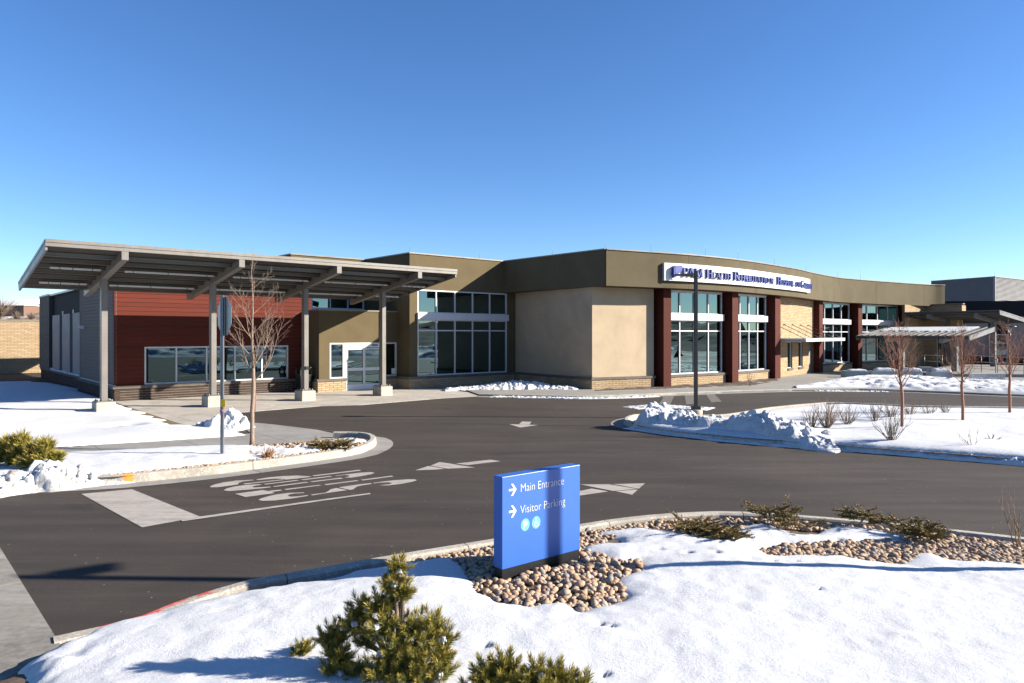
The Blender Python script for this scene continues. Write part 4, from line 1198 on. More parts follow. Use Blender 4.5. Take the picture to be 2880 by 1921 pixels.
# emblem: rounded shield with a swoosh cut
def emblem():
    p, d, i = curve_px(FC, c52(165)); fr = Fr(tuple(p), ang=math.atan2(d[1], d[0]))
    W, Hh = 0.56, 0.60
    out = [(0.10, 0.0), (0.0, 0.28), (0.02, 0.75), (0.12, 0.97), (0.5, 1.0), (0.95, 1.0), (1.0, 0.80), (0.82, 0.50), (0.55, 0.36), (0.36, 0.26), (0.30, 0.05)]
    m = MB(); n = len(out)
    P = [(x * W, 5.46 + y * Hh) for x, y in out]
    for j in range(n):
        q, r_ = P[j], P[(j + 1) % n]
        m.face([fr(q[0], 0.175, q[1]), fr(r_[0], 0.175, r_[1]), fr(r_[0], 0.36, r_[1]), fr(q[0], 0.36, q[1])])
    m.face([fr(x, 0.36, z) for x, z in P])
    o = m.build('emblem', MAT['letter_side'], sgn)
    Q = [(0.16, 0.5), (0.18, 0.85), (0.26, 0.93), (0.88, 0.94), (0.90, 0.80), (0.72, 0.58), (0.44, 0.44), (0.24, 0.30)]
    m = MB(); m.face([fr(x * W, 0.366, 5.46 + y * Hh) for x, y in Q]); m.build('emblem_face', MAT['letter_face'], o)
    Q = [(0.40, 0.14), (0.95, 0.10), (0.62, 0.28), (0.44, 0.24)]
    m = MB(); m.prism([(0, 0), (1, 0), (1, 1)], 0, 0.001) if False else m.face([fr(x * W, 0.36, 5.46 + y * Hh) for x, y in Q]); m.build('emblem_face', MAT['letter_face'], o)
emblem()
# ================================================================== entrance canopy
def beam_canopy(name, label, origin, ang, s0, s1, tf, tr, zf, zr, cols, tcol, plinth=True, n_purlin=7, gutter=None, group=None, bw=0.2, bd=0.285, seams=False, over=0.0, paint='canopy'):
    """mono-pitch canopy: t runs from the free front edge tf (roof underside zf) to the rear tr (zr)"""
    C = empty(name, (origin[0], origin[1], 0), ang); tag(C, label, 'canopy', group)
    def zu(t): return zf + (zr - zf) * (t - tf) / (tr - tf)      # underside of the deck
    m = MB(); e = 0.06
    m.hexa([(s0 + e, tf + e, zu(tf + e)), (s1 - e, tf + e, zu(tf + e)), (s1 - e, tr - e, zu(tr - e)), (s0 + e, tr - e, zu(tr - e)),
            (s0 + e, tf + e, zu(tf) + 0.14), (s1 - e, tf + e, zu(tf) + 0.14), (s1 - e, tr - e, zu(tr) + 0.13), (s0 + e, tr - e, zu(tr) + 0.13)])
    deck = m.build('roof_deck', MAT['canopy_deck'], C)
    sg = 1 if tr > tf else -1
    # fascia in two lifts
    for z0, z1, o in ((-0.02, 0.085, 0.0), (0.092, 0.19, 0.02)):
        m = MB(); m.box(s0, s1, min(tf - sg * o, tf + sg * e), max(tf - sg * o, tf + sg * e), zf + z0, zf + z1); m.build('fascia', MAT[paint], C)
    m = MB(); m.box(s0, s1, min(tr, tr - sg * e), max(tr, tr - sg * e), zr - 0.02, zr + 0.15); m.build('fascia', MAT[paint], C)
    for sa, sb in ((s0, s0 + e), (s1 - e, s1)):
        for dz0, dz1, o in ((-0.13, 0.085, 0.0), (0.092, 0.18, 0.015)):
            x0, x1 = (sa - o, sb) if sa == s0 else (sa, sb + o)
            m = MB(); a, b_ = tf + sg * e, tr - sg * e
            m.hexa([(x0, a, zu(a) + dz0), (x1, a, zu(a) + dz0), (x1, b_, zu(b_) + dz0), (x0, b_, zu(b_) + dz0), (x0, a, zu(a) + dz1), (x1, a, zu(a) + dz1), (x1, b_, zu(b_) + dz1), (x0, b_, zu(b_) + dz1)])
            m.build('fascia', MAT[paint], C)
    if seams:
        k = int((s1 - s0) / 0.42)
        for i in range(1, k):
            x = s0 + (s1 - s0) * i / k
            m = MB(); a, b_ = tf + sg * 0.02, tr - sg * 0.02
            m.hexa([(x - 0.015, a, zu(a) + 0.15), (x + 0.015, a, zu(a) + 0.15), (x + 0.015, b_, zu(b_) + 0.13), (x - 0.015, b_, zu(b_) + 0.13), (x - 0.015, a, zu(a) + 0.235), (x + 0.015, a, zu(a) + 0.235), (x + 0.015, b_, zu(b_) + 0.195), (x - 0.015, b_, zu(b_) + 0.195)])
            m.build('roof_seam', MAT[paint], deck)
    sl_ = (zr - zf) / (tr - tf)
    # beams
    tb0 = tf + sg * 0.01; tb1 = tr - sg * 0.15
    for c in cols:
        m = MB()
        za, zb = zu(tb0) - 0.003, zu(tb1) - 0.003
        m.hexa([(c - bw / 2, tb0, za - bd), (c + bw / 2, tb0, za - bd), (c + bw / 2, tb1, zb - bd), (c - bw / 2, tb1, zb - bd), (c - bw / 2, tb0, za), (c + bw / 2, tb0, za), (c + bw / 2, tb1, zb), (c - bw / 2, tb1, zb)])
        m.build('beam', MAT[paint], C, bevel=0.012)
        zt = zu(tcol) - bd + 0.02
        m = MB(); zb0 = 0.44 if plinth else 0.05
        cw = 0.095 if plinth else 0.17; m.box(c - cw, c + cw, tcol - max(cw, 0.13), tcol + max(cw, 0.13), zb0, zt)
        col = m.build('column', MAT[paint], C, bevel=0.012)
        if plinth:
            m = MB(); m.box(c - 0.25, c + 0.25, tcol - 0.31, tcol + 0.31, 0.412, 0.44); bp = m.build('base_plate', MAT[paint], col)
            for x in (-0.2, 0.2):
                for y in (-0.24, 0.0, 0.24):
                    m = MB(); m.tube([(c + x, tcol + y, 0.44), (c + x, tcol + y, 0.50)], 0.014, 6); m.tube([(c + x, tcol + y, 0.44), (c + x, tcol + y, 0.468)], 0.027, 6); m.build('anchor_bolt', MAT['galv'], col)
            m = MB(); m.box(c - 0.29, c + 0.29, tcol - 0.36, tcol + 0.36, -0.05, 0.412); m.build('plinth', MAT['plinth'], C, bevel=0.015)
    # purlins between the beams
    ed = [s0 + e] + [c for c in cols] + [s1 - e]
    for k in range(1, n_purlin + 1):
        t = tf + (tr - tf) * k / (n_purlin + 1) * 1.0
        for i in range(len(ed) - 1):
            xa = ed[i] + (0 if i == 0 else bw / 2 + 0.003); xb = ed[i + 1] - (0 if i == len(ed) - 2 else bw / 2 + 0.003)
            m = MB(); z = zu(t)
            m.box(xa, xb, t - 0.012, t + 0.012, z - 0.12, z - 0.003); m.box(xa, xb, t - 0.06, t + 0.03, z - 0.128, z - 0.1205)
            m.build('purlin', MAT[paint], C)
            if gutter and k in gutter and xb - xa > 0.8:
                m = MB(); m.box(xa + 0.35, xb - 0.15, t - 0.13, t - 0.065, z - 0.16, z - 0.10)
                m.build('light_fixture', MAT['white'], C)
                for x in (xa + 0.6, (xa + xb) / 2, xb - 0.4):
                    m = MB(); m.box(x, x + 0.02, t - 0.135, t - 0.06, z - 0.165, z - 0.0955); m.build('fixture_joint', MAT['dark_steel'], C)
    return C
CANOPY = beam_canopy('entrance_canopy', 'large grey steel canopy on four columns over the main entrance', ORG, BANG, -3.33, 11.46, -7.5, -1.57, 5.275, 4.35, [-1.26, 2.33, 5.97, 9.58], -4.54, gutter=(3, 6))
m = MB(); m.box(5.9, 6.04, -4.76, -4.675, 1.30, 1.40); m.tube([(6.06, -4.72, 1.35), (6.14, -4.74, 1.34)], 0.04, 8); m.build('security_camera', MAT['black'], CANOPY)
# pair of canopies by the terrace
CA = np.array(((2727 - UC) / FPX * 44.0, 44.0)); CB = np.array(((2812 - UC) / FPX * 50.0, 50.0))
RV = BANG + math.pi / 2      # x axis of these canopies runs along the rear-left direction
beam_canopy('terrace_canopy', 'lower terrace canopy with standing seam roof dusted with snow', CA, RV, 0.0, 6.9, -0.0, -5.2, 2.42, 3.02, [1.6, 4.9], -2.6, False, 4, seams=True, bw=0.25, bd=0.3, paint='canopy_grey')
lc = [o for o in bpy.data.objects if o.name.startswith('terrace_canopy')][0]
m = MB(); n_ = 40; rg = random.Random(3)
edge = [(0.9 + 5.6 * i / n_, -2.3 - 0.5 * rg.random() - 0.9 * abs(i / n_ - 0.4)) for i in range(n_ + 1)]
for (x0, y0), (x1, y1) in zip(edge, edge[1:]):
    zz = lambda y_: 2.42 + 0.6 * (-y_) / 5.2 + 0.145
    m.hexa([(x0, -5.1, zz(-5.1)), (x1, -5.1, zz(-5.1)), (x1, y1, zz(y1)), (x0, y0, zz(y0)), (x0, -5.1, zz(-5.1) + 0.075), (x1, -5.1, zz(-5.1) + 0.075), (x1, y1, zz(y1) + 0.06), (x0, y0, zz(y0) + 0.06)])
m.build('roof_snow', MAT['snow_far'], lc)
beam_canopy('terrace_canopy', 'upper terrace canopy with dark smooth fascia and sloping beams', CB, RV, 0.0, 6.3, -0.0, -8.2, 4.22, 3.62, [1.5, 4.6], -4.2, False, 6, bw=0.25, bd=0.34, paint='canopy_grey')

# ================================================================== blue wayfinding sign
MAT['sign_blue'] = M_plain('sign_blue', (0.045, 0.165, 0.60), 0.38, var=0.04, scale=1.5)
MAT['sign_white'] = M_plain('sign_white', (0.85, 0.86, 0.88), 0.5, var=0.02)
MAT['sign_cyan'] = M_plain('sign_cyan', (0.16, 0.55, 0.72), 0.5, var=0.02)
SGP = np.array((-0.10, 7.22)); SGD = np.array((0.86, 0.69)); SGW = float(np.linalg.norm(SGD)); SGA = math.atan2(SGD[1], SGD[0])
SGN = empty('wayfinding_sign', (SGP[0], SGP[1], 0.13), SGA)
tag(SGN, 'blue monument sign with white arrows reading Main Entrance and Visitor Parking', 'sign')
m = MB(); m.box(0, SGW, 0, 0.145, 0.165, 1.11); m.build('panel', MAT['sign_blue'], SGN, bevel=0.004)
m = MB(); m.box(0.006, SGW - 0.006, 0.006, 0.139, -0.1, 0.165); m.build('base', MAT['black'], SGN)
def text_mesh(body, name, size, x, z, parent, mat, y=-0.0025, bold=0.0, sx=1.0):
    cu = bpy.data.curves.new(name, 'FONT'); cu.body = body; cu.size = size; cu.offset = bold; cu.extrude = 0.0006; cu.resolution_u = 6
    to = bpy.data.objects.new(name, cu); COL.objects.link(to)
    dg = bpy.context.evaluated_depsgraph_get(); dg.update()
    me = bpy.data.meshes.new_from_object(to.evaluated_get(dg))
    bpy.data.objects.remove(to, do_unlink=True)
    me.materials.clear(); me.materials.append(mat)
    o = mobj(name, me, parent, (x, y, z)); o.rotation_euler = (R(90), 0, 0); o.scale = (sx, 1, 1)
    return o
text_mesh('Main Entrance', 'lettering', 0.124, 0.235, 0.925, SGN, MAT['sign_white'], bold=-0.0016, sx=0.87)
text_mesh('Visitor Parking', 'lettering', 0.124, 0.235, 0.700, SGN, MAT['sign_white'], bold=-0.0016, sx=0.87)
for z in (0.965, 0.742):
    m = MB()
    m.box(0.085, 0.165, -0.003, -0.001, z - 0.011, z + 0.011)
    for s_ in (1, -1):
        P = [(0.186, 0), (0.140, s_ * 0.062), (0.112, s_ * 0.062), (0.156, 0)]
        m.face([(x, -0.0035 - 0.0004 * (s_ > 0), z + y) for x, y in P])
    m.build('arrow', MAT['sign_white'], SGN)
for cx, ch in ((0.305, 'P'), (0.455, 'W')):
    m = MB(); m.face([(cx + 0.060 * math.cos(2 * math.pi * k / 28), -0.002, 0.575 + 0.066 * math.sin(2 * math.pi * k / 28)) for k in range(28)])
    b_ = m.build('badge', MAT['sign_cyan'], SGN)
    if ch == 'P': text_mesh('P', 'lettering', 0.115, cx - 0.033, 0.534, SGN, MAT['sign_white'], -0.0042, 0.004)
    else:
        m = MB(); y = -0.0045
        def st(pts, w):
            for i in range(len(pts) - 1):
                a = np.array(pts[i]); c = np.array(pts[i + 1]); d = c - a; d /= np.linalg.norm(d); q = np.array([-d[1], d[0]]) * w / 2
                m.face([(cx + p[0], y - 0.0001 * len(m.f), 0.575 + p[1]) for p in (a - q, c - q, c + q, a + q)])
        st([(-0.008, 0.022), (-0.004, -0.010), (0.020, -0.010), (0.030, -0.034), (0.040, -0.030)], 0.008)
        st([(-0.006, 0.008), (0.016, 0.008)], 0.007)
        st(arc(-0.002, -0.018, 0.024, 0.024, 110, 330, 12), 0.007)
        m.face([(cx - 0.010 + 0.009 * math.cos(2 * math.pi * k / 12), y - 0.003, 0.575 + 0.038 + 0.009 * math.sin(2 * math.pi * k / 12)) for k in range(12)])
        m.build('wheelchair_symbol', MAT['sign_white'], SGN)

# ================================================================== stop sign seen edge-on from behind
SX, SY = G(625, 1287, 0.15)
ST = empty('stop_sign', (SX, SY, 0.10), R(0)); tag(ST, 'stop sign seen from behind on a perforated galvanised post with yellow tag', 'stop sign')
MAT['post_holes'] = M_plain('post_hole', (0.03, 0.03, 0.03), 0.9)
m = MB(); w = 0.03
m.box(-w, w, -w, w, -0.1, 3.40); post = m.build('post', MAT['galv'], ST)
m = MB()
for k in range(66):
    z = 0.08 + k * 0.05
    m.face([(0.010 * math.cos(2 * math.pi * j / 8), -w - 0.0012, z + 0.010 * math.sin(2 * math.pi * j / 8)) for j in range(8)])
o = m.build('post_hole', MAT['post_holes'], post); o['kind'] = 'stuff'
OA = R(66)     # plate turned nearly edge-on
oct_ = [(0.435 * math.cos(R(22.5 + 45 * k)), 0.435 * math.sin(R(22.5 + 45 * k))) for k in range(8)]
pl = empty('x')
bpy.data.objects.remove(pl)
frP = Fr((0, 0), ang=BANG + math.pi / 2)
m = MB(); zc = 3.0
zc = 2.98; Fp = [frP(x, 0.045, zc + z) for x, z in oct_]; Bp = [frP(x, 0.049, zc + z) for x, z in oct_]
m.face(Fp); plate = None
for j in range(8): m.face([Fp[j], Fp[(j + 1) % 8], Bp[(j + 1) % 8], Bp[j]])
plate = m.build('plate', MAT['galv'], ST)
m = MB(); m.face([frP(x, 0.0495, zc + z) for x, z in oct_]); m.build('plate_face', M_plain('stop_red', (0.45, 0.02, 0.02), 0.4), plate)
plate.location = (0.0, 0.0, 0)
m = MB(); m.box(-0.005, 0.075, -w - 0.006, -w - 0.003, 1.10, 1.26); q = m.build('yellow_tag', M_plain('yellow_tag', (0.85, 0.62, 0.0), 0.6), ST)
m = MB(); m.lathe([(0.040, 0.99), (0.046, 1.0), (0.046, 1.03), (0.040, 1.045)], 10); m.build('ribbon', M_plain('purple_ribbon', (0.35, 0.10, 0.28), 0.7), ST)

# ================================================================== light poles
def light_pole(x, y, z0, h, label, rz, group='parking lot light poles', base=True):
    L_ = empty('light_pole', (x, y, z0), rz); tag(L_, label, 'light pole')
    m = MB(); m.box(-0.055, 0.055, -0.055, 0.055, 0.0 if not base else 0.22, h); m.build('pole', MAT['dark_steel'], L_, bevel=0.008)
    if base:
        m = MB(); m.lathe([(0.21, -0.3), (0.21, 0.19), (0.19, 0.22)], 20); m.build('concrete_base', MAT['plinth'], L_)
        m = MB(); m.box(-0.13, 0.13, -0.13, 0.13, 0.2205, 0.34); m.build('base_cover', MAT['dark_steel'], L_, bevel=0.01)
    m = MB(); m.hexa([(-0.10, -0.13, h - 0.20), (-0.10, 0.13, h - 0.20), (-0.72, 0.17, h - 0.15), (-0.72, -0.17, h - 0.15), (-0.10, -0.13, h - 0.08), (-0.10, 0.13, h - 0.08), (-0.72, 0.17, h - 0.12), (-0.72, -0.17, h - 0.12)])
    m.box(-0.11, -0.05, -0.05, 0.05, h - 0.19, h - 0.09)
    hd = m.build('lamp_head', MAT['dark_steel'], L_, bevel=0.01)
    m = MB(); m.face([(-0.2, -0.1, h - 0.197), (-0.2, 0.1, h - 0.197), (-0.6, 0.12, h - 0.1655), (-0.6, -0.12, h - 0.1655)]); m.build('lens', MAT['white'], hd)
    return L_
LPX, LPY = G(1957, 1161, 0.16)
light_pole(LPX, LPY, 0.05, 4.70, 'tall dark square light pole on round concrete base by the snow heap', R(2))
light_pole(6.6, 7.45, 0.05, 5.15, 'dark square light pole on the rock island, seen only by its shadow', R(212))
# small terrace lamp with a disc head
TX, TY = (2840 - UC) / FPX * 38.5, 38.5
TL = empty('path_lamp', (TX, TY, 0.05)); tag(TL, 'slim bronze path lamp with flat disc head beside the terrace', 'lamp')
MAT['bronze'] = M_metal_paint('bronze_paint', (0.06, 0.035, 0.028), 0.4)
m = MB(); m.lathe([(0.07, 0), (0.06, 0.2), (0.055, 2.55), (0.05, 2.75)], 12); m.build('pole', MAT['bronze'], TL)
m = MB()
for k in range(3):
    a = 2 * math.pi * k / 3; m.bar((0.03 * math.cos(a), 0.03 * math.sin(a), 2.74), (0.11 * math.cos(a), 0.11 * math.sin(a), 3.02), 0.02, 0.02)
m.build('bracket', MAT['alu'], TL)
m = MB(); m.lathe([(0.02, 3.0), (0.30, 3.03), (0.33, 3.06), (0.27, 3.10), (0.06, 3.13)], 24); m.build('disc_head', MAT['dark_steel'], TL)

# ================================================================== small things by the entrance
s_, t_ = 7.65, -0.75
x, y = WOR(s_, t_); TB = empty('trash_bin', (x, y, 0.016), BANG); tag(TB, 'black square trash bin with hooded top beside the vestibule', 'trash bin')
m = MB(); m.hexa([(-0.24, -0.24, 0), (0.24, -0.24, 0), (0.24, 0.24, 0), (-0.24, 0.24, 0), (-0.28, -0.28, 0.78), (0.28, -0.28, 0.78), (0.28, 0.28, 0.78), (-0.28, 0.28, 0.78)]); m.build('body', MAT['black'], TB, bevel=0.02)
m = MB(); m.box(-0.30, 0.30, -0.30, 0.30, 0.781, 0.83)
for sx_, sy_ in ((-1, -1), (1, -1), (1, 1), (-1, 1)): m.box(sx_ * 0.26 - 0.03, sx_ * 0.26 + 0.03, sy_ * 0.26 - 0.03, sy_ * 0.26 + 0.03, 0.831, 1.05)
m.hexa([(-0.30, -0.30, 1.051), (0.30, -0.30, 1.051), (0.30, 0.30, 1.051), (-0.30, 0.30, 1.051), (-0.2, -0.2, 1.17), (0.2, -0.2, 1.17), (0.2, 0.2, 1.17), (-0.2, 0.2, 1.17)]); m.build('hood', MAT['black'], TB)
x, y = G(717, 1160, 0.02); o = MB().tube([(0, 0, 0), (0.03, 0, 0.62)], 0.014, 6).build('snow_stake', M_plain('orange_stake', (0.75, 0.09, 0.04), 0.6), None, (x, y, 0.0)); tag(o, 'thin orange snow marker stake at the plaza edge', 'stake')
# pale concrete seat blocks, capped with snow
MAT['block'] = M_metal_paint('blue_grey_block', (0.36, 0.42, 0.44), 0.7)
rng = np.random.default_rng(11)
def blob_snow(name, cx, cy, w_, d_, h, ang, z0, seed, mat, parent=None, n=26, pw=0.5, rough=0.25, sc=3.0):
    """rounded lump of snow as a closed cap"""
    a = np.linspace(-1, 1, n); X, Y = np.meshgrid(a, a)
    r = np.clip(1 - np.maximum(np.abs(X), np.abs(Y)) ** 4, 0, 1) ** pw
    Z = h * r * (1 + rough * fbm(X * sc * w_ + seed, Y * sc * d_, seed)); e_ = -0.04 if w_ > 0.1 else -0.004; Z[0, :] = Z[-1, :] = e_; Z[:, 0] = Z[:, -1] = e_
    ca, sa = math.cos(ang), math.sin(ang)
    jx = 0.03 * fbm(X * 3 + seed, Y * 3, seed + 1); xx = X * w_ / 2 + jx; yy = Y * d_ / 2
    V = np.stack([xx.ravel(), yy.ravel(), Z.ravel()], -1)
    idx = np.arange(n * n).reshape(n, n); q = np.stack([idx[:-1, :-1], idx[:-1, 1:], idx[1:, 1:], idx[1:, :-1]], -1).reshape(-1, 4)
    return mobj(name, npmesh(name, V, q, mat), parent, (cx, cy, z0), ang)
BANGLE = R(-8)
blk_lab = ['pale grey concrete seat block nearest the side entrance door', 'pale grey seat block with a high snow cap, second from the side entrance', 'pale grey seat block behind the first red barked tree, third from the side entrance', 'pale grey seat block nearest the slatted bench, snow capped']
for k, (u0, u1, vb, vt) in enumerate(((2376, 2440, 1061, 1042), (2452, 2521, 1062, 1042.5), (2537, 2594, 1063, 1043), (2620, 2678, 1066.5, 1045))):
    D = (CAM_H - 0.08) * FPX / (vb - VH); x0, x1 = (u0 - UC) / FPX * D, (u1 - UC) / FPX * D; h = (vb - vt) / FPX * D
    B_ = empty('seat_block', ((x0 + x1) / 2, D, 0.06), BANGLE); tag(B_, blk_lab[k], 'seat block', 'seat blocks by the terrace')
    m = MB(); W_ = x1 - x0; m.hexa([(-W_ / 2, 0, 0), (W_ / 2, 0, 0), (W_ / 2, 0.7, 0), (-W_ / 2, 0.7, 0), (-W_ / 2 + 0.03, 0.03, h), (W_ / 2 - 0.03, 0.03, h), (W_ / 2 - 0.03, 0.67, h), (-W_ / 2 + 0.03, 0.67, h)]); m.build('block', MAT['block'], B_, bevel=0.02)
    blob_snow('snow_cap', 0.1 * W_, 0.36, W_ * 0.75, 0.62, 0.09 + 0.09 * (k > 0), 0, h, 20 + k, MAT['snow_far'], B_)
# slatted benches
def bench(x, y, w_, ang, label):
    B_ = empty('slatted_bench', (x, y, 0.05), ang); tag(B_, label, 'bench')
    k = int(w_ / 0.085)
    for i in range(k):
        m = MB(); a = -w_ / 2 + (i + 0.5) * w_ / k; m.box(a - 0.026, a + 0.026, -0.03, 0.0, 0.06, 0.42); m.build('slat', MAT['alu'], B_)
    m = MB(); m.box(-w_ / 2, w_ / 2, -0.035, 0.45, 0.425, 0.47); m.build('seat', MAT['alu'], B_)
    for a in (-w_ / 2 + 0.1, 0, w_ / 2 - 0.1):
        m = MB(); m.box(a - 0.03, a + 0.03, 0.03, 0.4, 0.0, 0.424); m.build('leg', MAT['alu'], B_)
D = 2.65 * FPX / (1074 - VH)
bench((2780 - UC) / FPX * D, D, (2825 - 2735) / FPX * D, R(-4), 'pale slatted metal bench standing below the terrace railing')
D = 2.65 * FPX / (1052 - VH)
bench((2609 - UC) / FPX * D, D, 0.75, R(-4), 'short pale slatted bench end between the seat blocks and canopy column')
# terrace slab and railings
tp = [((2560 - UC) / FPX * 47, 47), ((2650 - UC) / FPX * 44, 44), ((2960 - UC) / FPX * 43, 43), ((3300 - UC) / FPX * 52, 52), ((2700 - UC) / FPX * 58, 58)]
m = MB(); m.prism(tp, 0.0, 0.24); o = m.build('terrace', MAT['walk']); o['kind'] = 'structure'
def railing(pts, z, label, h=1.05, sp=1.3):
    R_ = empty('railing', (pts[0][0], pts[0][1], z)); tag(R_, label, 'railing')
    o_ = np.array(pts[0])
    Q = [np.array(p) - o_ for p in pts]
    for zz in (h, h * 0.62, h * 0.22):
        m = MB(); m.tube([(q[0], q[1], zz) for q in Q], 0.022 if zz == h else 0.016, 6); m.build('rail', MAT['alu'], R_)
    for a, c in zip(Q, Q[1:]):
        k = max(1, int(np.linalg.norm(c - a) / sp))
        for i in range(k + 1):
            p = a + (c - a) * i / k
            m = MB(); m.tube([(p[0], p[1], 0), (p[0], p[1], h)], 0.02, 6); m.build('post', MAT['dark_steel'], R_)
railing([((2600 - UC) / FPX * 48, 48), ((2650 - UC) / FPX * 46.5, 46.5)], 0.24, 'short metal railing beside the terrace canopy column', sp=0.6)
railing([((2680 - UC) / FPX * 47, 47), ((2760 - UC) / FPX * 46, 46), ((2800 - UC) / FPX * 44.5, 44.5)], 0.24, 'metal railing along the terrace edge behind the bench', sp=1.0)
railing([((2805 - UC) / FPX * 44, 44), ((2880 - UC) / FPX * 43.5, 43.5), ((3100 - UC) / FPX * 43, 43)], 0.24, 'metal ramp railing with bright handrail running off past the path lamp', sp=0.9)
# ================================================================== snow, rock beds
# --- foreground island
SNOWP = [(38, 1870), (51, 1840), (102, 1809), (133, 1795), (174, 1791), (230, 1768), (281, 1748), (320, 1735), (366, 1727), (435, 1714), (511, 1691), (600, 1673), (692, 1653), (759, 1640), (900, 1620), (986, 1601), (1114, 1579), (1200, 1569), (1255, 1567), (1285, 1573), (1302, 1592), (1317, 1618), (1341, 1644), (1349, 1674), (1379, 1682), (1409, 1697), (1499, 1712), (1563, 1704), (1602, 1706), (1627, 1725), (1670, 1712), (1713, 1704), (1756, 1684), (1721, 1661), (1739, 1635), (1807, 1605), (1790, 1588), (1747, 1592), (1713, 1588), (1670, 1569), (1636, 1554), (1640, 1538), (1692, 1524), (1743, 1526), (1743, 1515), (1696, 1507), (1640, 1497), (1744, 1484), (1810, 1480), (1892, 1488), (2007, 1506), (2051, 1494), (2084, 1473), (2134, 1464), (2183, 1475), (2249, 1499), (2277, 1500), (2331, 1477), (2386, 1475), (2469, 1485), (2524, 1494), (2590, 1511), (2540, 1529), (2469, 1527), (2386, 1533), (2304, 1537), (2227, 1533), (2139, 1544), (2178, 1558), (2249, 1555), (2359, 1558), (2441, 1573), (2524, 1583), (2557, 1565), (2568, 1552), (2633, 1552), (2661, 1569), (2798, 1577), (2880, 1588), (3300, 1640)]
SP = GP(SNOWP, 0.14) + [(10.5, 6.2), (10.5, 1.0), (-4.2, 1.0), (-3.9, 3.4), G(82, 1921, 0.17)]
ISL = list(FGC) + [(11.5, 6.6), (11.5, 0.8), (-4.6, 0.8), (-4.35, 5.0), G(140, 1800, 0.1)]
def fg_soil(X, Y):
    d = sdist(X, Y, ISL)
    return (0.0 + 0.085 * np.clip((d - 0.12) / 0.25, 0, 1) + 0.03 * np.clip(d / 1.5, 0, 1) + 0.075 * np.exp(-((X - 0.4) ** 2 + (Y - 7.4) ** 2) / 1.1 ** 2)) + 0.012 * fbm(X * 5, Y * 5, 31)
def fg_snow(X, Y):
    n1 = fbm(X * 2.6, Y * 2.6, 41, 3); n2 = fbm(X * 9, Y * 9, 42, 3)
    d = sdist(X, Y, SP) + 0.045 * n1 + 0.018 * n2
    th = 0.10 * (1 - np.exp(-np.clip(d, 0, 9) / 0.13)) + 0.055 * (1 - np.exp(-np.clip(d - 0.25, 0, 9) / 0.9)) + np.clip(d, -0.2, 0) * 1.6
    th = th + np.clip(d / 0.5, 0, 1) * (0.022 * fbm(X * 0.7, Y * 0.7, 43, 2) + 0.0035 * n1 + 0.0018 * n2)
    # hollows melted round twigs and leaves
    for (u, v, r, h) in HOLL:
        x, y = G(u, v, 0.22); th = th - 0.6 * h * np.exp(-((X - x) ** 2 + ((Y - y) * 1.3) ** 2) / (0.62 * r) ** 2)
    # drift heaped on the far left end
    x, y = G(150, 1850, 0.2); th = th + 0.05 * np.exp(-((X - x) / 0.25) ** 2 - ((Y - y) / 0.4) ** 2) * (0.4 + fbm(X * 7, Y * 7, 46))
    return fg_soil(X, Y) - 0.012 + th
HOLL = [(1365, 1822, 0.06, 0.22), (1690, 1760, 0.05, 0.16), (1720, 1765, 0.05, 0.12), (1855, 1541, 0.05, 0.10), (1935, 1553, 0.07, 0.14), (2015, 1555, 0.06, 0.12), (2175, 1577, 0.05, 0.08), (2305, 1662, 0.04, 0.09), (2360, 1505, 0.09, 0.2), (2240, 1577, 0.04, 0.08), (1700, 1905, 0.05, 0.12)]
me = grid_field('planting_bed', -5, 12, 0.6, 11.2, 0.12, fg_soil, lambda X, Y: sdist(X, Y, ISL) > 0.10, MAT['soil'])
tag(mobj('planting_bed', me), kind='structure')
me = grid_field('snow_blanket', -4.9, 10.8, 2.6, 11.0, 0.035, fg_snow, lambda X, Y: sdist(X, Y, SP) > -0.16, MAT['snow'])
tag(mobj('snow_blanket', me), kind='structure')

# --- river rocks
def M_rock():
    t = NT('river_rock'); p = t.pos()
    oi = t.n('ShaderNodeObjectInfo').outputs['Random']; ri = t.n('ShaderNodeNewGeometry').outputs['Random Per Island']
    f = t.math('FRACT', t.math('ADD', oi, ri))
    c = t.ramp(f, [(0.0, (0.46, 0.31, 0.19)), (0.2, (0.54, 0.385, 0.25)), (0.4, (0.34, 0.225, 0.145)), (0.55, (0.60, 0.45, 0.31)), (0.7, (0.45, 0.255, 0.15)), (0.85, (0.32, 0.30, 0.28)), (1.0, (0.50, 0.38, 0.27))])
    n = t.noise(p, 35, 5, 0.7)
    t.col(t.mix(t.val(n, 0.35, 0.7, 0.0, 0.45), c, t.mix(0.5, c, (0.05, 0.04, 0.03)))).rough(0.8)
    t.b.inputs['Specular IOR Level'].default_value = 0.3
    t.bump(n, 0.3, 0.004)
    return t.m
MAT['rock'] = M_rock()
import bmesh
def ico(sub):
    bm = bmesh.new(); bmesh.ops.create_icosphere(bm, subdivisions=sub, radius=1.0)
    V = np.array([v.co[:] for v in bm.verts]); F = np.array([[v.index for v in f.verts] for f in bm.faces]); bm.free()
    return V, F
IV, IF = ico(2)
def rock_shape(seed):
    r = np.random.default_rng(seed)
    V = IV.copy()
    for k in range(7):                       # facets: push in along random planes
        n = r.normal(size=3); n /= np.linalg.norm(n); c = 0.62 + 0.25 * r.random()
        h = V @ n; V -= np.outer(np.clip(h - c, 0, None) * 0.85, n)
    V *= (1 + 0.10 * vnoise(V[:, 0] * 1.7 + seed, V[:, 1] * 1.7 + V[:, 2], seed))[:, None]
    return V * np.array([1.0, 0.62 + 0.25 * r.random(), 0.48 + 0.22 * r.random()])
RS = [rock_shape(100 + k) for k in range(9)]
RMESH = [npmesh('rock', v, IF, MAT['rock']) for v in RS]
rng = np.random.default_rng(77)
cand = []
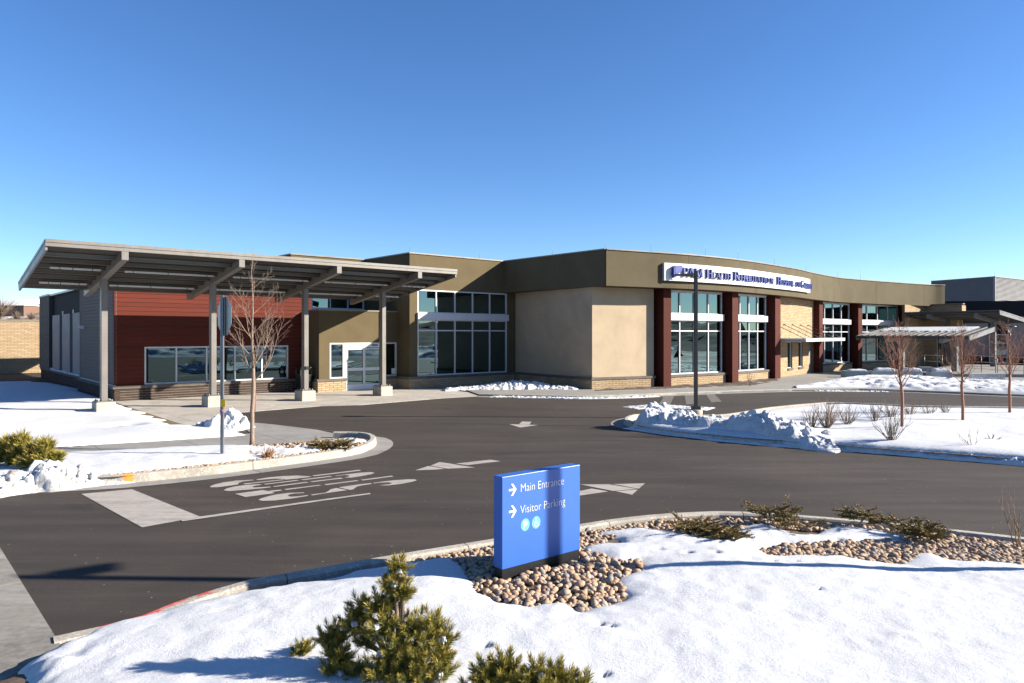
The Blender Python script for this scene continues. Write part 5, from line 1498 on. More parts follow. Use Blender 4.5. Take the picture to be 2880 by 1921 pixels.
def rock_zone(poly, n, z, rmin=0.026, rmax=0.052):
    P = np.array(poly); x0, y0 = P.min(0); x1, y1 = P.max(0); pts = []
    for _ in range(60):
        X = rng.uniform(x0, x1, n); Y = rng.uniform(y0, y1, n)
        k = sdist(X, Y, poly) > 0.0
        pts += list(zip(X[k], Y[k]))
        if len(pts) >= n: break
    for x, y in pts[:n]: cand.append((x, y, rng.uniform(rmin, rmax) * (1.25 if rng.random() < 0.12 else 1)))
RZ1 = GP([(1130, 1572), (1250, 1548), (1395, 1524), (1640, 1490), (1760, 1468), (1860, 1455), (1960, 1450), (2080, 1455), (2120, 1470), (2060, 1500), (1990, 1512), (1880, 1494), (1780, 1488), (1700, 1520), (1690, 1555), (1800, 1582), (1815, 1612), (1745, 1645), (1765, 1690), (1700, 1715), (1630, 1732), (1560, 1712), (1490, 1720), (1400, 1705), (1340, 1680), (1330, 1640), (1300, 1600), (1280, 1580)], 0.14)
RZ2 = GP([(2090, 1452), (2250, 1462), (2440, 1478), (2640, 1497), (2890, 1524), (3300, 1575), (3300, 1650), (2890, 1600), (2790, 1585), (2650, 1575), (2520, 1590), (2440, 1580), (2350, 1566), (2180, 1566), (2120, 1548), (2230, 1528), (2480, 1520), (2590, 1505), (2470, 1480), (2300, 1490), (2200, 1480)], 0.14)
rock_zone(RZ1, 2300, 0.13); rock_zone(RZ2, 3400, 0.13)
cand = [c for c in cand if (lambda q: not (-0.02 < q[0] < SGW + 0.02 and -0.16 < q[1] < 0.04))(((np.array(c[:2]) - SGP) @ np.array([math.cos(SGA), math.sin(SGA)]), (np.array(c[:2]) - SGP) @ np.array([math.sin(SGA), -math.cos(SGA)])))]
XY = np.array([c[:2] for c in cand]); zs_snow = fg_snow(XY[:, 0], XY[:, 1]); zs_soil = fg_soil(XY[:, 0], XY[:, 1])
sdI = sdist(XY[:, 0], XY[:, 1], ISL)
cand = [(x, y, r, zg) for (x, y, r), zg, zs, d in zip(cand, zs_soil, zs_snow, sdI) if zs < zg + 0.045 and d > 0.17]
cand.sort(key=lambda c: -c[2] / math.hypot(c[0], c[1]) * (1.4 if c[1] < 8.4 and c[0] < 2.4 else 1))
SV = []; SF = []; nb = 0
for k, (x, y, r, zg) in enumerate(cand):
    r *= 0.95; j = int(rng.integers(9)); rz = rng.uniform(0, 6.28)
    zz = zg + r * (0.35 + 0.35 * rng.random())
    tx, ty = rng.normal(0, 0.28, 2)
    if k < 300:
        o = bpy.data.objects.new('river_rock', RMESH[j]); COL.objects.link(o); o.location = (x, y, zz); o.rotation_euler = (tx, ty, rz); o.scale = (r, r, r)
        near = (x - 0.5) ** 2 + (y - 7.2) ** 2 < 1.9 ** 2
        tag(o, 'tan river rock lying in the bare bed around the blue sign' if near else 'tan river rock lying in the bed along the island curb', 'rock', 'river rocks around the blue sign' if near else 'river rocks along the curb')
    else:
        Mx = np.array(Matrix.Rotation(rz, 3, 'Z') @ Matrix.Rotation(tx, 3, 'X'))
        SV.append((RS[j] * r) @ Mx.T + np.array([x, y, zz])); SF.append(IF + nb); nb += len(IV)
if SV:
    tag(mobj('river_rocks', npmesh('river_rocks', np.vstack(SV), np.vstack(SF), MAT['rock'])), 'tan river rocks covering the bare beds of the sign island', 'rocks', kind='stuff')

# --- left island snow
ILP = GP([(-1200, 1455), (-500, 1392), (60, 1352), (330, 1338), (560, 1316), (662, 1304), (830, 1284), (986, 1263), (1025, 1252), (1042, 1243), (1042, 1235), (1020, 1230), (985, 1229), (940, 1231), (888, 1238), (760, 1246), (625, 1250), (446, 1258), (250, 1268), (100, 1276), (-500, 1300), (-1200, 1330)], 0.16)
HOLL2 = [(815, 1252, 0.9, 0.3), (850, 1247, 0.9, 0.3), (905, 1240, 1.0, 0.25), (935, 1256, 0.8, 0.2), (900, 1270, 0.9, 0.2), (1000, 1243, 0.5, 0.2), (755, 1273, 0.5, 0.18), (718, 1271, 0.35, 0.15), (500, 1288, 0.35, 0.15), (690, 1300, 0.7, 0.16), (780, 1288, 0.8, 0.16), (600, 1310, 0.7, 0.12), (720, 1249, 0.5, 0.2)]
def il_snow(X, Y):
    n1 = fbm(X * 1.6, Y * 1.6, 51, 3); n2 = fbm(X * 6, Y * 6, 52, 3)
    d = sdist(X, Y, ILP) - 0.12 + 0.06 * n1 + 0.03 * n2
    th = 0.10 * (1 - np.exp(-np.clip(d, 0, 9) / 0.22)) + np.clip(d, -0.3, 0) * 2.2 + np.clip(d, 0, 1) * (0.02 * n1 + 0.006 * n2)
    for u, v, r, h in HOLL2:
        x, y = G(u, v, 0.2); th = th - h * np.exp(-((X - x) / (r * 0.55)) ** 2 - ((Y - y) / (r * 0.42)) ** 2) * (0.45 + 0.6 * n2)
    return 0.140 + th
m = MB(); m.face([(x, y, 0.14) for x, y in (ILP if parea(ILP) > 0 else ILP[::-1])]); tag(m.build('island_bed', MAT['soil']), kind='structure')
me = grid_field('snow_blanket', -17, -1.6, 11.0, 19, 0.05, il_snow, lambda X, Y: sdist(X, Y, ILP) > -0.02, MAT['snow'])
tag(mobj('snow_blanket', me), kind='structure')
# small stones showing at the island edge
pts = []
for u, v, r, h in HOLL2:
    x, y = G(u, v, 0.2); k = 70
    X = x + rng.normal(0, r * 0.5, k); Y = y + rng.normal(0, r * 0.3, k)
    ok = (il_snow(X, Y) < 0.16) & (sdist(X, Y, ILP) > 0.15); pts += list(zip(X[ok], Y[ok]))
tt = np.linspace(0, 1, 800)
edge = np.array(spline(ILP[3:10], 20)); ei = (tt * (len(edge) - 1)).astype(int)
for i in ei:
    x, y = edge[i] + rng.normal(0, 0.05, 2) + np.array([-0.02, 0.16]); pts.append((x, y))
SV = []; SF = []; nb = 0
for x, y in pts:
    if sdist(np.array([x]), np.array([y]), ILP)[0] < 0.10: continue
    r = rng.uniform(0.022, 0.045); j = int(rng.integers(9)); rz = rng.uniform(0, 6.28)
    Mx = np.array(Matrix.Rotation(rz, 3, 'Z')); SV.append((RS[j] * r) @ Mx.T + np.array([x, y, 0.14 + r * 0.45])); SF.append(IF + nb); nb += len(IV)
tag(mobj('river_rocks', npmesh('river_rocks', np.vstack(SV), np.vstack(SF), MAT['rock'])), 'small tan stones showing along the stop sign island edge', 'rocks', kind='stuff')

# --- right island snow
IRP = GP([(3500, 1338), (2880, 1285), (2600, 1264), (2408, 1250), (2084, 1226), (1900, 1208), (1800, 1194), (1775, 1187), (1800, 1176), (1900, 1173), (2029, 1174), (2160, 1152), (2282, 1140), (2353, 1137), (2578, 1146), (2880, 1151), (3500, 1162)], 0.18)
def ir_snow(X, Y):
    d = sdist(X, Y, IRP) - 0.06 + 0.05 * fbm(X * 1.5, Y * 1.5, 61, 3)
    th = 0.11 * (1 - np.exp(-np.clip(d, 0, 9) / 0.22)) + np.clip(d, -0.4, 0) * 3.0 + np.clip(d / 2, 0, 1) * (0.07 * fbm(X * 0.5, Y * 0.5, 62, 3) + 0.012 * fbm(X * 3, Y * 3, 63, 3))
    return 0.15 + th
me = grid_field('snow_blanket', 2.5, 26, 13, 32, 0.09, ir_snow, lambda X, Y: sdist(X, Y, IRP) > -0.02, MAT['snow_far'])
tag(mobj('snow_blanket', me), kind='structure')
m = MB(); m.face([(x, y, 0.13) for x, y in (IRP if parea(IRP) > 0 else IRP[::-1])]); tag(m.build('island_bed', MAT['soil']), kind='structure')

# --- snow heaps: ridge along a line, lumpy and undercut
def snow_ridge(name, label, line, prof, wid, mat, seed, nu=160, nv=44, lump=0.35, freq=2.6, skew=0.0, z0=0.0, chunk=0, box=2.2):
    """line: plan points, prof(f) height, wid(f) half width"""
    P = np.array(spline(line, 30)); L_ = np.concatenate([[0], np.cumsum(np.linalg.norm(np.diff(P, axis=0), axis=1))]); T = L_[-1]
    f = np.linspace(0, 1, nu); cx = np.interp(f * T, L_, P[:, 0]); cy = np.interp(f * T, L_, P[:, 1])
    dx = np.gradient(cx); dy = np.gradient(cy); nn = np.hypot(dx, dy); nx, ny = -dy / nn, dx / nn
    v = np.linspace(-1, 1, nv); Fm, Vm = np.meshgrid(f, v, indexing='ij')
    Hh = np.array([prof(q) for q in f])[:, None]; Wd = np.array([wid(q) for q in f])[:, None]
    al = Fm * T
    ridged = 1 - np.abs(fbm(al * freq + seed, Vm * Wd * freq * 1.2, seed, 5, 0.6)) * 2
    base = np.clip(1 - np.abs(Vm) ** box, 0, 1) ** 0.8
    Z = Hh * base * (1 + lump * (ridged - 0.6)) + 0.05 * base * fbm(al * 9, Vm * Wd * 9, seed + 3, 3)
    if chunk:
        rc = np.random.default_rng(seed + 40); A_ = np.zeros_like(Z); off0 = Vm * Wd
        for _ in range(int(chunk * T)):
            ca = rc.uniform(0, T); fi = int(ca / T * (nu - 1)); cb = rc.uniform(-0.8, 0.8) * Wd[fi, 0]; rr = rc.uniform(0.07, 0.22) * min(1.0, 0.35 + Hh[fi, 0] * 1.2)
            q_ = 1 - ((al - ca) / rr) ** 2 - ((off0 - cb) / (rr * rc.uniform(0.7, 1.3))) ** 2
            A_ = np.maximum(A_, np.sqrt(np.clip(q_, 0, 1)) * rr * rc.uniform(0.5, 0.9))
        Z = Z + A_ * np.clip(base * 2, 0, 1)
    env = np.clip(Fm / 0.04, 0, 1) * np.clip((1 - Fm) / 0.04, 0, 1); Z = Z * env ** 0.5
    Z[:, 0] = Z[:, -1] = -0.05; Z[0, :] = Z[-1, :] = -0.05
    j = 0.10 * fbm(al * 3.5 + 5, Vm * Wd * 3.5, seed + 7, 3) * base
    off = Vm * Wd * (1 + 0.25 * fbm(al * 1.5, Vm * 0 + 2, seed + 9, 3)) + j
    X = cx[:, None] + nx[:, None] * off; Y = cy[:, None] + ny[:, None] * off
    V = np.stack([X.ravel() - cx[0], Y.ravel() - cy[0], Z.ravel()], -1)
    idx = np.arange(nu * nv).reshape(nu, nv); q = np.stack([idx[:-1, :-1], idx[1:, :-1], idx[1:, 1:], idx[:-1, 1:]], -1).reshape(-1, 4)
    o = mobj(name, npmesh(name, V, q, mat), None, (cx[0], cy[0], z0)); tag(o, label, 'snow pile')
    return o
def bump(f, c, w, h): return h * math.exp(-((f - c) / w) ** 2)
# right island heap: blocky left end, long ragged tail
snow_ridge('snow_pile', 'long ragged grey-white snow heap ploughed along the light pole island', GP([(1800, 1196), (1900, 1204), (2020, 1217), (2150, 1232), (2290, 1247), (2390, 1258)], 0.05),
           lambda f: 0.36 + bump(f, 0.07, 0.08, 0.24) + bump(f, 0.32, 0.14, 0.10) + bump(f, 0.62, 0.11, 0.26) + bump(f, 0.80, 0.08, 0.05) - 0.22 * max(0, f - 0.75) / 0.25, lambda f: 0.66 + 0.10 * math.sin(f * 9), MAT['snow_bank'], 71, 360, 80, 0.22, 1.6, chunk=10, box=4.0)
# dirty heap bottom left
snow_ridge('snow_pile', 'dirty ploughed snow heap on the curb beside the painted stop bar', GP([(-700, 1466), (-300, 1414), (0, 1380), (140, 1366), (260, 1357), (345, 1352), (400, 1351)], 0.0),
           lambda f: 0.24 + bump(f, 0.70, 0.07, 0.10) - 0.17 * max(0, f - 0.72) / 0.28, lambda f: 0.72 - 0.34 * max(0, f - 0.6) / 0.4, MAT['snow_dirty'], 73, 520, 100, 0.3, 1.3, chunk=26)
# heap by the stop sign
snow_ridge('snow_pile', 'rounded snow heap at the plaza corner behind the stop sign', GP([(560, 1205), (610, 1206), (650, 1207), (690, 1209)], 0.0),
           lambda f: 0.14 + bump(f, 0.62, 0.22, 0.34), lambda f: 0.70 - 0.15 * f, MAT['snow_bank'], 75, 170, 70, 0.35, 1.8, chunk=20)
# low strip against the tan wall
snow_ridge('snow_pile', 'low crusty snow strip lying along the base of the middle olive block', [WOR(13.0, -4.3), WOR(15.0, -5.2), WOR(16.8, -6.4), WOR(18.0, -8.4)],
           lambda f: 0.10 + bump(f, 0.55, 0.25, 0.24), lambda f: 0.35 + bump(f, 0.5, 0.3, 0.55), MAT['snow_far'], 77, 200, 40, 0.6, 3.0, z0=0.04)
def thin_snow(name, line, wd, seed, label, mat='snow_far', h=0.035, z0=0.012):
    snow_ridge(name, label, line, lambda f: h, lambda f: wd, MAT[mat], seed, 420, 22, 0.8, 2.0, z0=z0)
thin_snow('snow_strip', GP([(1380, 1116.5), (1500, 1119), (1660, 1121), (1770, 1118.5), (1850, 1115)]), 0.22, 81, 'thin icy snow strip lying in the gutter before the tan wall')
thin_snow('snow_strip', GP([(1770, 1204), (1900, 1222), (2084, 1243), (2250, 1256), (2408, 1268)]), 0.30, 83, 'thin snow strip in the gutter below the light pole island heap', h=0.05)
thin_snow('snow_strip', GP([(2380, 1263), (2600, 1283), (2880, 1307), (3300, 1350)]), 0.26, 84, 'snow ridge in the gutter along the shrub island curb', h=0.11)
thin_snow('snow_strip', GP([(1770, 1148), (1850, 1143), (1930, 1147), (2000, 1151)]), 0.55, 85, 'icy snow patch on the asphalt behind the light pole', h=0.012)
thin_snow('snow_strip', GP([(2290, 1100), (2420, 1101), (2500, 1103)]), 0.2, 86, 'thin snow strip in the gutter before the seat blocks', h=0.02)
# lumpy snow bank below the terrace
BKP = GP([(2200, 1090), (2290, 1078), (2345, 1066), (2400, 1060), (2600, 1060), (2700, 1070), (2880, 1077), (3300, 1090), (3300, 1118), (2880, 1104), (2660, 1096), (2440, 1088), (2280, 1088)], 0.1)
def bk(X, Y):
    d = sdist(X, Y, BKP) + 0.15 * fbm(X * 0.8, Y * 0.8, 91, 3)
    return 0.05 + 0.20 * (1 - np.exp(-np.clip(d, 0, 9) / 0.5)) * (1 + 0.9 * (0.5 - np.abs(fbm(X * 1.3, Y * 1.3, 92, 5, 0.6)) * 2)) + np.clip(d, -0.3, 0) * 0.5
me = grid_field('snow_bank', 14, 42, 28, 48, 0.12, bk, lambda X, Y: sdist(X, Y, BKP) > -0.1, MAT['snow_far'])
tag(mobj('snow_bank', me), kind='structure')
# mulch bed along the curved front
MUL = GP([(1668, 1100), (1770, 1095.5), (1900, 1092), (2020, 1087), (2128, 1082), (2193, 1070)], 0.07)
MUL += [WOR(34.2, -9.6), WOR(32, -10.0), WOR(27, -10.0), WOR(22.5, -9.3), WOR(18.8, -8.6)]
def mz(X, Y): return 0.055 + 0.035 * (0.5 + fbm(X * 3, Y * 3, 95, 4)) * np.clip(sdist(X, Y, MUL) / 0.15, -0.5, 1)
me = grid_field('mulch_bed', 2, 19, 31, 47, 0.10, mz, lambda X, Y: sdist(X, Y, MUL) > -0.03, MAT['mulch'])
tag(mobj('mulch_bed', me), kind='structure')

# ================================================================== vegetation
def M_bark(name, c, var=0.4):
    t = NT(name); p = t.pos(); n = t.noise(t.mapping(p, (1, 1, 0.3)), 40, 4, 0.7)
    t.col(t.ramp(n, [(0.3, tuple(x * (1 - var) for x in c)), (0.7, tuple(x * (1 + var) for x in c))])).rough(0.7)
    return t.m
MAT['bark_pale'] = M_bark('pale_bark', (0.27, 0.19, 0.135)); MAT['bark_red'] = M_bark('red_brown_bark', (0.33, 0.135, 0.070)); MAT['twig'] = M_bark('grey_twig', (0.17, 0.12, 0.085)); MAT['twig_tan'] = M_bark('tan_twig', (0.26, 0.165, 0.09))
def grow_tree(name, label, x, y, z0, h, crotch, spread, seed, mat, r0=0.045, nprim=22, group=None, up=0.75, tw=1.0):
    rg = random.Random(seed)
    T = empty(name, (x, y, z0)); tag(T, label, 'tree', group)
    tr = MB(); br = MB()
    pts = []; px_, py_ = 0, 0
    n = 16
    for i in range(n + 1):
        f = i / n; px_ += rg.uniform(-1, 1) * 0.022 * (f > 0.2); py_ += rg.uniform(-1, 1) * 0.022 * (f > 0.2)
        pts.append(Vector((px_, py_, -0.1 + f * (h + 0.1))))
    kt = next(i for i in range(n + 1) if pts[i].z > crotch) + 1
    rad = lambda z: r0 * max(0.07, 1.0 - 0.15 * z / h) if z < crotch else r0 * (0.80 * max(0.0, 1 - (z - crotch) / (h - crotch)) ** 1.3 + 0.055)
    rr = [rad(p.z) for p in pts]; rr[0] *= 1.35
    tr.tube(pts[:kt + 1], rr[:kt + 1], 10); br.tube(pts[kt:], rr[kt:], 7)
    def axis(z):
        f = (z + 0.1) / (h + 0.1) * n; i = min(n - 1, int(f)); return pts[i].lerp(pts[i + 1], f - i)
    def branch(p, d, L_, r, lev):
        k = max(3, int(L_ / 0.09)); q = [p.copy()]; dd = d.copy(); R_ = [r]
        for i in range(k):
            dd = (dd + Vector((rg.uniform(-1, 1), rg.uniform(-1, 1), rg.uniform(-0.4, 1.0))) * 0.085 + Vector((0, 0, 0.028))).normalized()
            q.append(q[-1] + dd * (L_ / k)); R_.append(r * (1 - 0.80 * (i + 1) / k))
        br.tube(q, [max(0.0022 * tw, e) for e in R_], 5 if lev == 0 else 4, cap=False)
        if lev < 2:
            m_ = int(L_ / (0.10 if lev == 0 else 0.11))
            for j in range(m_):
                f = 0.18 + 0.8 * (j + rg.random()) / max(1, m_); i = min(k - 1, int(f * k)); base = q[i].lerp(q[i + 1], f * k - i)
                ax = (q[i + 1] - q[i]).normalized(); sd = ax.orthogonal().normalized(); sd.rotate(Matrix.Rotation(rg.uniform(0, 6.28), 3, ax))
                nd = (ax * 0.72 + sd * 0.6 + Vector((0, 0, 0.12))).normalized()
                branch(base, nd, L_ * (0.42 if lev == 0 else 0.34) * (1.15 - f * 0.6) * rg.uniform(0.6, 1.2), max(0.0028 * tw, R_[i] * 0.55), lev + 1)
    for i in range(nprim):
        f = (i + rg.random() * 0.8) / nprim; z = crotch + (h - crotch) * f * 0.86
        a = i * 2.4 + rg.uniform(-0.5, 0.5); el = up + rg.uniform(-0.12, 0.22)
        d = Vector((math.cos(a) * math.cos(el), math.sin(a) * math.cos(el), math.sin(el)))
        L_ = spread * (1.25 - 0.95 * f) * rg.uniform(0.75, 1.2)
        branch(axis(z), d, L_, max(0.005, rad(z) * 0.40), 0)
    tr.build('trunk', MAT[mat], T); br.build('crown', MAT[mat], T)
    return T
x, y = G(709, 1249, 0.15); grow_tree('young_tree', 'slender bare pale-barked tree with a tall leader beside the stop sign', x, y, 0.12, 4.6, 1.42, 1.15, 5, 'bark_pale', 0.052, 20, up=0.78)
for k, (u, v, h, sd, lab) in enumerate(((2537, 1205.5, 2.95, 12, 'bare red-barked tree on the snow island between the twiggy shrubs'), (2708, 1179.7, 2.9, 14, 'bare red-barked tree on the snow island in line with the slatted bench'), (2840, 1160.5, 3.0, 16, 'bare red-barked tree on the snow island in line with the path lamp'))):
    x, y = G(u, v, 0.25); grow_tree('young_tree', lab, x, y, 0.20, h, 1.05, 0.98, sd, 'bark_red', 0.040, 28, 'red barked trees on the snow island', up=0.84, tw=1.05)
def shrub(label, x, y, z, h, w_, n, seed, mat, group, name='bare_shrub', lean=0.0):
    rg = random.Random(seed); S_ = empty(name, (x, y, z)); tag(S_, label, 'shrub', group)
    m = MB()
    for i in range(n):
        a = rg.uniform(0, 6.28); tilt = rg.uniform(0.05, 0.95); L_ = h * rg.uniform(0.65, 1.1)
        p = Vector((rg.uniform(-1, 1) * 0.05, rg.uniform(-1, 1) * 0.05, -0.06)); d = Vector((math.cos(a) * tilt * w_ / h + lean, math.sin(a) * tilt * w_ / h, 1)).normalized()
        q = [p]; k = 5
        for j in range(k):
            d = (d + Vector((rg.uniform(-1, 1), rg.uniform(-1, 1), 0.35)) * 0.10).normalized(); q.append(q[-1] + d * L_ / k)
            if j > 0 and rg.random() < 0.7:
                e = (d + Vector((rg.uniform(-1, 1), rg.uniform(-1, 1), 0.2)) * 0.55).normalized(); m.tube([q[-1], q[-1] + e * L_ * 0.16, q[-1] + e * L_ * 0.27 + Vector((0, 0, L_ * 0.05))], [0.0045, 0.004, 0.0025], 4, cap=False)
        m.tube(q, [0.008 - 0.001 * j for j in range(k + 1)], 4, cap=False)
    m.build('stems', MAT[mat], S_)
    return S_
def c8p(x, y): return (1700 + x / 1.8212, 1060 + y / 1.8212)
SH = [(1140, 255, 0.72, 0.34, 34, 'twig_tan', 'dense tan twiggy shrub just behind the snow heap'), (1060, 255, 0.55, 0.3, 20, 'twig_tan', 'small tan twiggy shrub touching the snow heap'), (1245, 238, 0.60, 0.40, 24, 'twig', None), (1385, 220, 0.56, 0.36, 22, 'twig', None), (1470, 203, 0.56, 0.42, 24, 'twig', None), (1570, 192, 0.5, 0.38, 22, 'twig_tan', None), (1665, 184, 0.42, 0.36, 18, 'twig', None), (1752, 178, 0.34, 0.3, 14, 'twig', None), (1472, 320, 0.66, 0.40, 26, 'twig', 'bare dark twiggy shrub in front of the first red-barked tree'), (1890, 345, 0.42, 0.5, 5, 'twig_tan', 'sparse tan weed stems standing in open snow'), (1985, 312, 0.2, 0.25, 12, 'twig_tan', 'small tuft of dead tan grass on the snow island')]
for k, (a, b_, h, w_, n, mt, lab) in enumerate(SH):
    x, y = G(*c8p(a, b_), 0.27); shrub(lab or 'bare twiggy shrub in the row behind the island heap', x, y, 0.24, h * 0.9, w_ * 1.9, int(n * 1.3), 200 + k, mt, 'bare shrubs on the snow island')
x, y = G(2110, 1083, 0.1); shrub('leafless tan shrub in the mulch bed against the brick base', x, y, 0.08, 0.62, 0.3, 14, 220, 'twig_tan', None)
x, y = G(2868, 1540, 0.15); shrub('few leafless stems rising from the rock bed at the curb', x, y, 0.13, 0.62, 0.35, 5, 221, 'twig_tan', None, lean=-0.35)
for u, v, h, w_, n, lab in ((754, 1281, 0.22, 0.28, 46, 'rusty brown tuft on the stop sign island, the larger of two'), (708, 1277, 0.15, 0.3, 30, 'rusty brown low tuft on the stop sign island, the smaller of two'), (500, 1291, 0.12, 0.3, 18, 'dark flattened tuft poking from the island snow left of the post')):
    x, y = G(u, v, 0.2); MAT.setdefault('rust', M_bark('rust_grass', (0.30, 0.14, 0.045))); shrub(lab, x, y, 0.17, h, w_, n, int(u), 'rust', None, 'grass_tuft')

# --- needle foliage
def M_needle(name, a, b_, tip):
    t = NT(name); ri = t.n('ShaderNodeNewGeometry').outputs['Random Per Island']
    at = t.n('ShaderNodeAttribute'); at.attribute_name = 'tip'
    c = t.mix(ri, a, b_); t.col(t.mix(at.outputs['Fac'], c, tip)).rough(0.5)
    t.b.inputs['Specular IOR Level'].default_value = 0.35
    return t.m
MAT['pine'] = M_needle('pine_needles', (0.11, 0.13, 0.026), (0.25, 0.235, 0.045), (0.66, 0.47, 0.09))
MAT['juniper'] = M_needle('juniper_fronds', (0.16, 0.14, 0.05), (0.27, 0.20, 0.065), (0.42, 0.24, 0.06))
def needles(tufts, per, L_, wd, seed, up=0.0, flat=1.0):
    """tufts: (pos, axis, size). thin blades bristling round each shoot, tip attribute 0..1"""
    rg = np.random.default_rng(seed); V = []; F = []; A = []; nb = 0
    for p, ax, sz in tufts:
        ax = np.array(ax); ax = ax / np.linalg.norm(ax); n = int(per * (0.8 + 0.4 * rg.random()))
        r = rg.normal(size=(n, 3)); r -= np.outer(r @ ax, ax); r /= np.linalg.norm(r, axis=1)[:, None] + 1e-9
        f = rg.random(n)                                           # where along the shoot
        sp = 0.95 - 0.65 * f
        d = r * sp[:, None] + ax * (1.0 - 0.45 * sp)[:, None] + rg.normal(0, 0.12, (n, 3)); d[:, 2] *= flat; d[:, 2] += up; d /= np.linalg.norm(d, axis=1)[:, None]
        base = np.array(p) + ax * ((f - 0.5) * sz * 1.1)[:, None]
        l = L_ * sz / 0.1 * rg.uniform(0.75, 1.15, n)
        s = np.cross(d, rg.normal(size=(n, 3))); s /= np.linalg.norm(s, axis=1)[:, None] + 1e-9
        tip = base + d * l[:, None]; mid = base + d * (l * 0.55)[:, None]
        q = np.stack([base - s * wd * 0.35, base + s * wd * 0.35, mid + s * wd * 0.5, tip, mid - s * wd * 0.5], 1)
        V.append(q.reshape(-1, 3)); i = nb + np.arange(n)[:, None] * 5
        F.append(np.concatenate([i + np.array([[0, 1, 2]]), i + np.array([[0, 2, 4]]), i + np.array([[4, 2, 3]])], 0)); nb += 5 * n
        k = np.clip(0.15 + 0.75 * f - 0.1 + 0.2 * rg.normal(size=n), 0, 1) ** 2.2
        A.append(np.stack([k * 0.3, k * 0.3, k * 0.7, k, k * 0.7], 1).ravel())
    return np.vstack(V), np.vstack(F), np.concatenate(A)
def needle_obj(name, tufts, per, L_, wd, seed, mat, parent, **kw):
    V, F, A = needles(tufts, per, L_, wd, seed, **kw)
    me = npmesh(name, V, F, mat, False); at = me.attributes.new('tip', 'FLOAT', 'POINT'); at.data.foreach_set('value', A.astype(np.float32))
    return mobj(name, me, parent)
def mugo(label, x, y, z, blobs, seed, per=95, tuft=0.11, wd=0.0032, nL=0.06, group=None, cover=1.0, snow=0):
    """blobs: (dx, dy, dz, r) clumps filled with upright shoots"""
    rg = random.Random(seed); P_ = empty('mugo_pine', (x, y, z)); tag(P_, label, 'pine', group)
    tf = []; m = MB()
    for bx, by, bz, r in blobs:
        n = int(44 * cover * (r / 0.2) ** 1.6) + 8
        for k in range(n):
            g_ = (k + 0.5) / n; th = k * 2.39996; zz = 1 - 1.55 * g_; q = math.sqrt(max(0, 1 - zz * zz))
            d = Vector((math.cos(th) * q, math.sin(th) * q, zz)); rr = r * rg.uniform(0.72, 1.05)
            p = Vector((bx, by, bz)) + d * rr
            ax = (d * 0.75 + Vector((rg.uniform(-.3, .3), rg.uniform(-.3, .3), 0.75))).normalized()
            tf.append((tuple(p), tuple(ax), tuft * rg.uniform(0.75, 1.2)))
            if k % 3 == 0: m.tube([(bx * 0.5, by * 0.5, max(0.0, bz - r)), (bx + d.x * r * 0.3, by + d.y * r * 0.3, bz - r * 0.35), tuple(p)], [0.012, 0.008, 0.004], 5, cap=False)
        m.tube([(0, 0, -0.1), (bx * 0.5, by * 0.5, max(0.02, bz - r)), (bx, by, bz)], [0.022, 0.016, 0.008], 6, cap=False)
        # inner shade of older needles
        for k in range(n // 2):
            d = Vector((rg.gauss(0, 1), rg.gauss(0, 1), rg.gauss(0, 1))).normalized() * r * 0.5 * rg.random()
            tf.append((tuple(Vector((bx, by, bz)) + d), (rg.uniform(-1, 1), rg.uniform(-1, 1), 0.6), tuft))
    m.build('branches', MAT['twig'], P_); needle_obj('needles', tf, per, nL, wd, seed, MAT['pine'], P_)
    for k in range(snow):
        bx, by, bz, r = rg.choice(blobs); a = rg.uniform(3.3, 6.1)
        blob_snow('snow_clump', bx + math.cos(a) * r * 0.8, by + math.sin(a) * r * 0.8, 0.055, 0.045, 0.03, a, bz + r * rg.uniform(-0.2, 0.4), 300 + k, MAT['snow'], P_, 9)
    return P_
D0 = 5.15; BS = 1.0
def at_px(u, v, D): return ((u - UC) / FPX * D, CAM_H - (v - VH) / FPX * D)
def blobs_px(lst, ox, oz, D):
    out = []
    for u, v, r, dy in lst:
        X, Z = at_px(u, v, D + dy); out.append((X - ox, dy, Z - oz, r * BS))
    return out
ox, oy, oz = (1130 - UC) / FPX * D0, D0, 0.25
BS = 0.78
mugo('large dwarf pine with a tall crooked leader in the snow before the blue sign', ox, oy, oz, blobs_px([(1118, 1602, 0.055, 0.06), (1112, 1640, 0.07, 0.06), (1135, 1668, 0.06, 0.02), (1095, 1650, 0.05, 0.0), (1105, 1695, 0.08, 0.05), (1065, 1705, 0.11, 0.03), (1015, 1720, 0.10, 0.08), (990, 1760, 0.10, 0.05), (1080, 1765, 0.14, -0.02), (1160, 1770, 0.13, 0.0), (1215, 1765, 0.11, 0.05), (1245, 1800, 0.08, 0.03), (1030, 1800, 0.11, 0.1), (1110, 1835, 0.15, -0.08), (1190, 1835, 0.16, -0.06), (1245, 1850, 0.10, 0.0), (960, 1855, 0.09, 0.0), (945, 1890, 0.09, -0.02), (1080, 1895, 0.14, -0.12), (1160, 1905, 0.16, -0.15), (1235, 1895, 0.12, -0.08), (1000, 1905, 0.08, -0.05)], ox, oz, D0), 501, per=120, tuft=0.10, nL=0.058, cover=0.42, snow=14)
x, z = at_px(930, 1800, 5.25); mugo('small dark pine sprig beside the large dwarf pine', x, 5.25, 0.2, [(0, 0, z - 0.2, 0.08), (0.06, 0.02, z - 0.18, 0.07), (0.03, 0, z - 0.3, 0.06)], 502, tuft=0.09, nL=0.05)
x, y = G(845, 1852, 0.2); z = float(fg_snow(np.array([x]), np.array([y]))[0]); mugo('tiny pine tip poking out of the snow slope', x, y, z - 0.03, [(0, 0, 0.03, 0.05), (0.03, 0.02, 0.045, 0.04)], 503, tuft=0.08, nL=0.045)
ox, oy, oz = (1490 - UC) / FPX * 4.55, 4.55, 0.22
